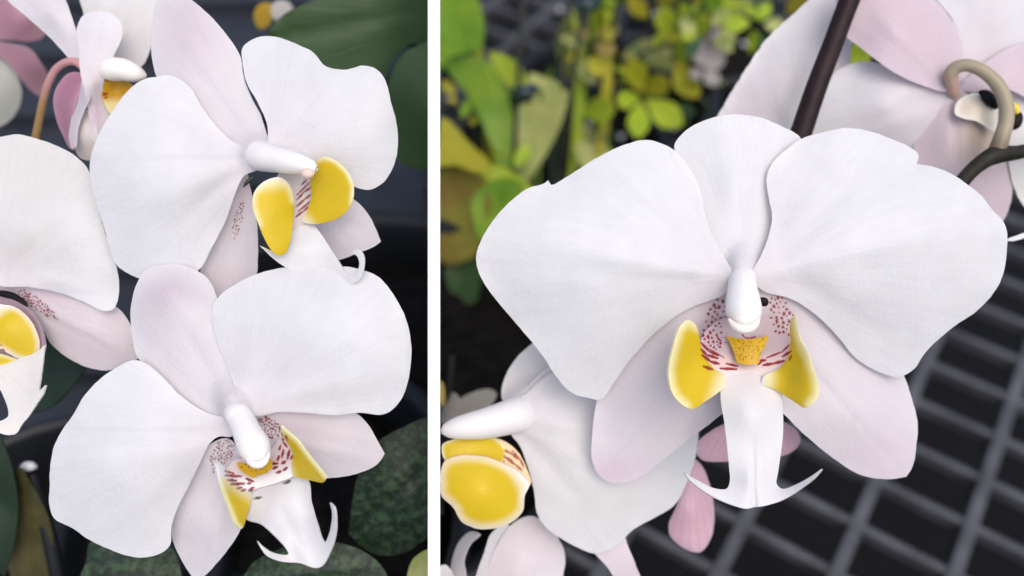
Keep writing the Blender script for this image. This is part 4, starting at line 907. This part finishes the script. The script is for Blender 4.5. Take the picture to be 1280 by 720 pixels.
shp(pp_, [(722, 160), (735, 158), (752, 176), (768, 196), (740, 215), (724, 205)], 1450, 20, M_PALE, (720, 230))
plant(715, 70, 1600, 'pale yellow green leaves at the top, right of the stakes', [
    (722, 110, 1700, 708, 22, 1400, 46, M_PALE, 4, .5, None, 'leaf', False), (745, 90, 1750, 770, -20, 1450, 30, M_LIME, -4), (755, 30, 1700, 740, -20, 1500, 30, M_GRASS, 0)], name='pale_plant')
yp_ = thing('yellowing_plant', P(575, 260, 1300), 'yellowing and browning broad leaves at the divider beside the left petal', 'plant')
shp(yp_, [(544, 215), (556, 205), (580, 208), (602, 224), (612, 250), (606, 285), (592, 320), (560, 330), (544, 320)], 1150, 40, M_BROWN, (580, 340))
shp(yp_, [(544, 150), (556, 148), (572, 162), (590, 182), (606, 196), (612, 212), (596, 216), (570, 206), (544, 206)], 1120, 20, M_YEL, (620, 240))
shp(yp_, [(590, 250), (606, 232), (630, 222), (654, 234), (650, 262), (626, 288), (600, 300), (592, 280)], 1100, 30, M_GRASS, (580, 310))
shp(yp_, [(596, 212), (620, 206), (652, 222), (668, 240), (640, 236), (614, 228)], 1180, 20, M_LIME, (590, 215))
shp(yp_, [(556, 330), (575, 310), (596, 320), (600, 350), (590, 380), (566, 370)], 1150, 20, M_GREEN, (560, 400))
plant(800, 130, 1500, 'small lime clover-like sprig above the notch of the large flower', [
    (803, 118, 1400, 790, 74, 1300, 30, M_YEL, 0, .6, None, 'leaf', False), (806, 118, 1400, 834, 100, 1300, 28, M_YEL, 0, .6, None, 'leaf', False), (806, 124, 1400, 852, 156, 1300, 34, M_LIME, 0, .6, None, 'leaf', False),
    (800, 124, 1400, 797, 172, 1300, 28, M_LIME, 0, .6, None, 'leaf', False), (799, 120, 1400, 772, 128, 1300, 24, M_LIME, 0, .6, None, 'leaf', False)], name='clover_sprig')
plant(745, 130, 1500, 'single rounded green leaf left of the lime sprig', [(728, 140, 1400, 768, 136, 1300, 34, M_LIME, 0, .55, None, 'leaf', False)], name='clover_sprig')
plant(850, 90, 1600, 'yellow green sprig near the dried bloom, top centre of the right half', [
    (845, 70, 1500, 872, 122, 1400, 32, M_YEL, 4, .6, None, 'leaf', False), (858, 80, 1500, 852, 40, 1400, 24, M_LIME, 0), (780, 66, 1600, 850, 86, 1500, 24, M_PALE, -4), (842, 50, 1500, 828, 10, 1400, 30, M_LIME, 0, .6, None, 'leaf', False),
    (860, 60, 1500, 884, 16, 1400, 26, M_LIME, 0)], name='clover_sprig')
plant(930, 8, 1700, 'flat green leaves along the top edge left of the pale petal', [
    (895, 12, 1600, 955, 4, 1500, 24, M_PALE, 0), (985, 18, 1650, 1010, -14, 1550, 22, M_YEL, 0), (880, -4, 1600, 930, 8, 1500, 18, M_LIME, 0), (820, 6, 1600, 848, -8, 1500, 18, M_YEL, 0)], name='clover_sprig')
plant(1078, 70, 700, 'lime green leaves showing between the dark stem and the pink petal', [
    (1050, 90, 700, 1092, 52, 640, 30, M_LIME, 0), (1060, 70, 760, 1085, 92, 700, 26, M_YEL, 0)], name='clover_sprig')
plant(740, 190, 1700, 'pale leaf low behind the upper edge of the left petal', [(722, 215, 1600, 756, 165, 1400, 40, M_PALE, 0, .5), (700, 200, 1650, 712, 150, 1500, 24, M_GREEN, 0), (765, 190, 1650, 748, 148, 1500, 24, M_GREEN, 0)], name='pale_plant')
plant(770, 20, 1800, 'mixed yellow and green leaves along the top edge above the lime sprig', [
    (744, 96, 1700, 752, 40, 1500, 34, M_YEL, 4, .5), (760, 60, 1700, 748, 0, 1500, 26, M_LIME, -4), (776, 74, 1600, 842, 66, 1400, 30, M_PALE, -6), (764, 10, 1700, 790, -24, 1500, 26, M_GRASS, 0),
    (880, 30, 1500, 850, 6, 1400, 26, M_LIME, 0), (900, 20, 1500, 884, -16, 1400, 22, M_GRASS, 0), (810, 22, 1600, 786, -4, 1500, 22, M_YEL, 0)], name='clover_sprig')
def sprig(cx, cy, n, seed, label, spread=34, size=24, mats=None, z0=1350, name='seedling'):
    rr = random.Random(seed); mats = mats or [M_LIME, M_YEL, M_PALE, M_GRASS]
    t = thing(name, P(cx, cy + spread, z0 + 150), label, 'seedling')
    for i in range(n):
        a = 2 * math.pi * (i + rr.uniform(-.3, .3)) / n; d = rr.uniform(.25, .55) * spread
        x0, y0 = cx + math.cos(a) * d * .5, cy + math.sin(a) * d * .5
        L = size * rr.uniform(.8, 1.35); aa = a + rr.uniform(-.4, .4)
        z = z0 + rr.uniform(-80, 120)
        leaf(t, x0, y0, z, x0 + math.cos(aa) * L, y0 + math.sin(aa) * L, z + rr.uniform(-70, 60), L * rr.uniform(.5, .8), rr.choice(mats), rr.uniform(-3, 3), .55, L * .22, 'leaf', rr.random() < .4)
        if i % 2 == 0: tube('stalk', t, [(x0, y0, z + 10, 1.6), ((x0 + cx) / 2 + 3, (y0 + cy) / 2 + 8, z + 60, 1.8), (cx, cy + spread, z0 + 160, 2)], M_STAKE, n=8)
sprig(735, 60, 7, 51, 'tangle of yellow green leaves between the second stake and the lime sprig', 44, 30, [M_YEL, M_PALE, M_LIME, M_BROWN])
sprig(880, 40, 9, 52, 'dense tuft of lime leaves around the dried bloom', 56, 28, [M_LIME, M_PALE, M_YEL, M_GREEN])
sprig(945, 30, 6, 53, 'green tuft touching the pale petal at the top edge', 40, 26, [M_GREEN, M_LIME, M_PALE])
sprig(630, 130, 6, 54, 'small green tuft in front of the tall strappy leaves', 36, 26, [M_GRASS, M_YEL, M_GREEN], 1400)
sprig(604, 140, 6, 55, 'dull green tuft near the divider, just above the browning leaf', 26, 22, [M_GREEN, M_GRASS, M_YEL], 1350)
sprig(835, 130, 5, 56, 'dark green tuft under the yellow green sprig, left of the dorsal sepal', 40, 26, [M_GREEN, M_DEEP, M_GREEN], 1550)
sprig(640, 215, 6, 57, 'olive tuft low behind the notch of the left petal', 36, 30, [M_GREEN, M_BROWN, M_LIME], 1300)
bl = thing('grass_clump', P(660, 260, 1500), 'narrow upright grass blades rising behind the thin stakes', 'grass plant')
rb = random.Random(77)
for i in range(13):
    bx = 600 + i * 12 + rb.uniform(-6, 6); tx = bx + rb.uniform(-45, 30); ty = rb.uniform(-10, 110); z = rb.uniform(1380, 1620)
    leaf(bl, bx, 260 + rb.uniform(-20, 30), z + 80, tx, ty, z - 120, rb.uniform(8, 15), rb.choice([M_GREEN, M_GRASS, M_LIME, M_DEEP, M_YEL]), rb.uniform(-16, 16), .45, 3, 'blade', True, 3, 5)
def twig(label, pts, seed, mats, size=17, name='leafy_twig'):
    rr = random.Random(seed); t = thing(name, P(*pts[0][:3]), label, 'twig')
    tube('stem', t, [(x, y, z, 2.2) for x, y, z in pts], M_STAKE, n=8)
    for (x0, y0, z0), (x1, y1, z1) in zip(pts[:-1], pts[1:]):
        for k in range(3):
            u = (k + rr.random() * .6) / 3; x = x0 + (x1 - x0) * u; y = y0 + (y1 - y0) * u; z = z0 + (z1 - z0) * u - 6
            a = rr.choice((-1, 1)) * rr.uniform(.3, 1.3) - math.pi / 2; L = size * rr.uniform(.7, 1.5)
            leaf(t, x, y, z, x + math.cos(a) * L, y + math.sin(a) * L, z + rr.uniform(-60, 40), L * rr.uniform(.35, .6), rr.choice(mats), rr.uniform(-3, 3), .5, L * .2, 'leaf', True, 3, 4)
twig('leafy twig crossing above the lime sprig towards the dried bloom', [(770, 110, 1500), (800, 70, 1450), (835, 50, 1420), (860, 20, 1400), (870, -20, 1400)], 81, [M_LIME, M_YEL, M_GREEN])
twig('leafy twig rising between the second stake and the rounded green leaf', [(720, 190, 1600), (735, 130, 1520), (742, 80, 1470), (765, 30, 1430), (775, -20, 1400)], 82, [M_YEL, M_LIME, M_GREEN, M_BROWN])
twig('leafy twig behind the dried bloom, reaching the pale petal', [(880, 150, 1600), (895, 100, 1560), (905, 60, 1520), (930, 30, 1500), (950, -10, 1480)], 83, [M_GREEN, M_LIME, M_DEEP])
twig('leafy twig beside the divider in front of the strappy leaves', [(600, 260, 1300), (585, 210, 1260), (575, 150, 1230), (568, 110, 1220)], 84, [M_GREEN, M_YEL, M_GRASS], 20)
# dried pinkish blossom
db = thing('dried_blossom', P(885, 70, 1500), 'wilted whitish pink blossom among the green sprigs', 'blossom')
for (a, b, c, d, w) in ((880, 85, 872, 45, 24), (884, 88, 905, 60, 24), (880, 90, 900, 105, 20), (878, 88, 862, 95, 16), (885, 70, 896, 28, 16)):
    o = sheet('petal', db, lens(a, b, c, d, w), [(a, b, 0), (c, d, -40), ((a + c) / 2, (b + d) / 2, -10)], (a, b), M_PETAL, flat((.50, .46, .45)), h=5, zo=1400)

def stake(pts, label, clip=None):
    t = thing('plant_stake', P(*pts[-1][:3]), label, 'stake', 'thin stakes among the seedlings')
    tube('rod', t, pts, M_STAKE, n=10)
    if clip:
        x, y, z = clip
        tube('clip', t, [(x - 16, y, z, 3), (x - 8, y - 2, z, 8), (x, y, z - 20, 9), (x + 10, y - 4, z, 8), (x + 18, y - 2, z, 3)], M_CLIP, n=12)
stake([(656, -30, 1150, 3.2), (650, 60, 1180, 3.2), (645, 140, 1220, 3.2), (642, 240, 1300, 3.2)], 'dark thin stake with a teal clip halfway, nearest the divider', (656, 116, 1180))
stake([(732, -20, 1250, 3), (722, 60, 1280, 3), (711, 130, 1320, 3), (700, 230, 1400, 3)], 'dark thin stake with a teal clip near the top edge', (734, 8, 1240))
stake([(566, 445, 420, 4), (562, 490, 430, 4), (556, 540, 450, 4), (550, 640, 560, 4)], 'short brown stake beside the cream blossom at the divider')

ls_ = thing('plant_stake', P(40, 600, 300), 'black stake with a pale rounded top in the lower left, beside the lower left petal', 'stake', 'thin stakes among the seedlings')
tube('rod', ls_, [(38, 590, 260, 7), (50, 630, 270, 8), (66, 690, 290, 9), (78, 760, 320, 9)], M_POT, n=12)
tube('cap', ls_, [(26, 584, 262, 2), (32, 583, 258, 6), (40, 583, 258, 6), (46, 584, 262, 2)], M_GLINT_CAP, n=12)
# cream blurred blossom beside the divider
cb = thing('orchid_blossom', P(590, 510, 400), 'blurred cream yellow blossom beside the divider, behind the side-on flower', 'blossom')
sheet('petal', cb, [(556, 520), (570, 502), (592, 490), (612, 486), (621, 492), (612, 508), (600, 520), (580, 530)], [(560, 520, 0), (618, 490, 10), (590, 510, -12)], (560, 530), M_PETAL, flat((.82, .74, .60)), h=5, zo=380)
sheet('petal', cb, [(552, 530), (554, 505), (562, 490), (572, 494), (574, 510), (566, 528)], [(556, 520, 0), (568, 494, 6), (562, 510, -8)], (560, 535), M_PETAL, flat((.80, .74, .66)), h=5, zo=385)
sheet('petal', cb, [(545, 500), (546, 480), (552, 476), (556, 488), (555, 508)], [(546, 500, 0), (552, 480, 0), (554, 500, 4)], (550, 535), M_PETAL, flat((.78, .66, .20)), h=3, zo=385)

# ================================================================== bench, trays, pots
def boxes(name, lst, mat, parent=None, bevel=.0008, origin=None):
    v, f = [], []
    for (cx, cy, cz, sx, sy, sz, rz) in lst:
        c, s = math.cos(rz), math.sin(rz); b = len(v)
        for dz in (-1, 1):
            for dx, dy in ((-1, -1), (1, -1), (1, 1), (-1, 1)):
                x, y = dx * sx / 2, dy * sy / 2
                v.append((cx + x * c - y * s, cy + x * s + y * c, cz + dz * sz / 2))
        f += [tuple(b + i for i in q) for q in ((0, 3, 2, 1), (4, 5, 6, 7), (0, 1, 5, 4), (1, 2, 6, 5), (2, 3, 7, 6), (3, 0, 4, 7))]
    me = bpy.data.meshes.new(name); me.from_pydata(v, [], f)
    o = link(name, me, mat, parent, origin, smooth=False)
    if bevel:
        m = o.modifiers.new('bevel', 'BEVEL'); m.width = bevel; m.segments = 2; m.limit_method = 'ANGLE'
    return o

# direction of the grid, from the bars seen lower right
pa = on_bench(1169, 427); pb = on_bench(1044, 720)
d1 = (pb - pa); ang = math.atan2(d1.y, d1.x)
cell = .0375
origin = pa
e1 = Vector((math.cos(ang), math.sin(ang), 0)); e2 = Vector((-math.sin(ang), math.cos(ang), 0))
bars, cross = [], []
for i in range(-30, 31):
    c = origin + e2 * (i * cell)
    bars.append((c.x, c.y, BENCH - .005, 2.4, .0054, .010, ang))
for i in range(-42, 43):
    c = origin + e1 * (i * cell * .64 + .012)
    cross.append((c.x, c.y, BENCH - .0045, .0034, 2.4, .0070, ang))
bench = thing('plant_bench', (0, .4, BENCH - .02), 'black plastic plant bench with an open square grid top under the flowers', 'bench')
boxes('long_bars', bars, M_BENCH, bench); boxes('cross_bars', cross, M_BENCH, bench)
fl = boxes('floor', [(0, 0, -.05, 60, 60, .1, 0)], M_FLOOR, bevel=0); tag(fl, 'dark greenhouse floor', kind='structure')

def pot(x, y, r, h, label, tilt=0, mat=None, mix=True, group='black pots on the bench'):
    c = on_bench(x, y, h)
    c = Vector((c.x, c.y, BENCH + .001))
    t = thing('plant_pot', c, label, 'pot', group)
    lathe('pot_wall', t, c, [(0, .0), (r * .72, 0), (r * .74, .002), (r * .93, h - .012), (r * 1.0, h - .012), (r * 1.03, h - .010), (r * 1.03, h - .001), (r * 1.01, h), (r * .96, h), (r * .94, h - .002), (r * .90, h - .02), (r * .86, h - .03)], mat or M_POT)
    if mix: lathe('potting_mix', t, c, [(r * .89, h - .019), (r * .7, h - .016), (r * .4, h - .013), (r * .15, h - .012), (.0005, h - .012)], M_BARK, wob=.006)
    return t
pot(455, 470, .075, .09, 'large black pot right of the lower left flower')
pot(60, 700, .045, .10, 'narrow black pot in the lower left corner')
pot(330, 640, .055, .10, 'black pot below the curling tendrils')
pot(770, 110, .050, .06, 'black pot holding the small lime sprig')
pot(880, 40, .045, .06, 'black pot under the dried bloom')
pot(700, 180, .05, .06, 'black pot holding the pale leaf')

# solid dark tray under the left group
def tray():
    xs0 = on_bench(542, 300)
    t = thing('seed_tray', (-.30, .30, BENCH), 'flat dark slate tray under the left group of flowers', 'tray')
    x0, x1, y0, y1 = -.60, 0, 0.05, .62
    v = []; 
    # right side follows the divider
    def edge(y):
        # x of the divider plane above bench at this y
        n = (542.5 - 640) / FPX
        # depth along view for bench height
        d = (y * math.cos(PITCH)) + (CAM.z - BENCH) * math.sin(PITCH)
        return n * d - .004
    N = 12; rows = []
    for i in range(N + 1):
        y = y0 + (y1 - y0) * i / N
        rows.append((y, edge(y)))
    vs = []; fs = []
    for (y, xe) in rows:
        vs += [(x0, y, BENCH + .006), (xe, y, BENCH + .006), (x0, y, BENCH + .001), (xe, y, BENCH + .001)]
    for i in range(N):
        a = i * 4; b = a + 4
        fs += [(a, a + 1, b + 1, b), (a + 1, a + 3, b + 3, b + 1), (a, b, b + 2, a + 2), (a + 2, b + 2, b + 3, a + 3)]
    fs += [(0, 2, 3, 1), (N * 4, N * 4 + 1, N * 4 + 3, N * 4 + 2)]
    me = bpy.data.meshes.new('tray_floor'); me.from_pydata(vs, [], fs)
    link('tray_floor', me, M_TRAY, t, smooth=False)
    boxes('tray_rib', [(-.35, .05 + i * .06, BENCH + .010, .5, .006, .010, 0) for i in range(9)], M_TRAY, t)
tray()

# pale beads put in to stand for wet glints among the sprigs
gt = []
for (x, y) in ((797, 170), (864, 138), (776, 171), (757, 60), (812, 50), (905, 62), (735, 155), (820, 18), (930, 55), (700, 12), (760, 130), (880, 125), (842, 160), (668, 240), (905, 110)):
    c = on_bench(x, y, .055)
    me_r = .0016
    gt.append((c, me_r))
for c, r in gt:
    prof = [(0.0001, -r), (r * .7, -r * .7), (r, 0), (r * .7, r * .6), (.0001, r * .8)]
    o = lathe('glint_bead', None, c, prof, M_GLINT_CAP, n=12, origin=c)
    tag(o, 'small pale bead standing in for a wet glint among the sprigs', 'glint_bead', 'pale beads standing in for wet glints')

# ================================================================== divider: the white strip between the halves, built as a board on edge, pointing straight away from the viewer
def divider():
    n = (542.5 - 640) / FPX
    Ra = (Fv + Rv * n)                       # along the board
    side = (Rv - Fv * n).normalized()
    half = 7.5 * .153 / FPX
    def pt(d, h=None, v=None):
        p = CAM + Ra * d
        if v is None: v = (BENCH + .002 + h - p.z) / Uv.z
        return p + Uv * v
    prof = [pt(.153, h=0), pt(.153, v=.075), pt(.22, v=.11), pt(.45, v=.20), pt(.72, h=.03), pt(.72, h=0)]
    verts = [p + side * half for p in prof] + [p - side * half for p in prof]
    m = len(prof)
    faces = [tuple(range(m)), tuple(range(m, 2 * m))[::-1]] + [(i, (i + 1) % m, m + (i + 1) % m, m + i) for i in range(m)]
    me = bpy.data.meshes.new('divider_strip'); me.from_pydata([tuple(v) for v in verts], [], faces)
    o = link('divider_strip', me, M_DIVIDER, None, prof[0], smooth=False)
    o.data.update()
    import bmesh
    bm = bmesh.new(); bm.from_mesh(me); bmesh.ops.recalc_face_normals(bm, faces=bm.faces); bm.to_mesh(me); bm.free()
    tag(o, 'white strip between the left and right halves, built as a thin board on edge', 'divider')
divider()

# ================================================================== light, world, camera
W = bpy.data.worlds.new('World'); SC.world = W; W.use_nodes = True
nt = W.node_tree; bg = nt.nodes['Background']
sky = nt.nodes.new('ShaderNodeTexSky'); sky.sky_type = 'NISHITA'; sky.sun_disc = False
EL, AZ = math.radians(62), math.radians(155)      # azimuth clockwise from +Y
sky.sun_elevation = EL; sky.sun_rotation = AZ
sky.air_density = 1.0; sky.dust_density = 4.0; sky.ozone_density = 1.0
nt.links.new(sky.outputs[0], bg.inputs[0]); bg.inputs[1].default_value = .135
sun = bpy.data.lights.new('sun', 'SUN'); sun.energy = 1.0; sun.angle = math.radians(70); sun.color = (1, .95, .90)
so = bpy.data.objects.new('sun', sun); COL.objects.link(so)
dirv = Vector((math.sin(AZ) * math.cos(EL), math.cos(AZ) * math.cos(EL), math.sin(EL)))
so.rotation_euler = dirv.to_track_quat('Z', 'Y').to_euler(); so.location = CAM + dirv * 2

cam = bpy.data.cameras.new('camera'); co_ = bpy.data.objects.new('camera', cam); COL.objects.link(co_)
co_.location = CAM; co_.rotation_euler = (math.pi / 2 - PITCH, 0, 0)
cam.sensor_width = 36; cam.lens = FPX / 1280 * 36
cam.clip_start = .01; cam.clip_end = 200
cam.dof.use_dof = True; cam.dof.focus_distance = D0; cam.dof.aperture_fstop = 9.0
SC.camera = co_
SC.view_settings.view_transform = 'Standard'; SC.view_settings.look = 'None'; SC.view_settings.exposure = 0.53; SC.view_settings.gamma = 1
SC.render.engine = 'CYCLES'
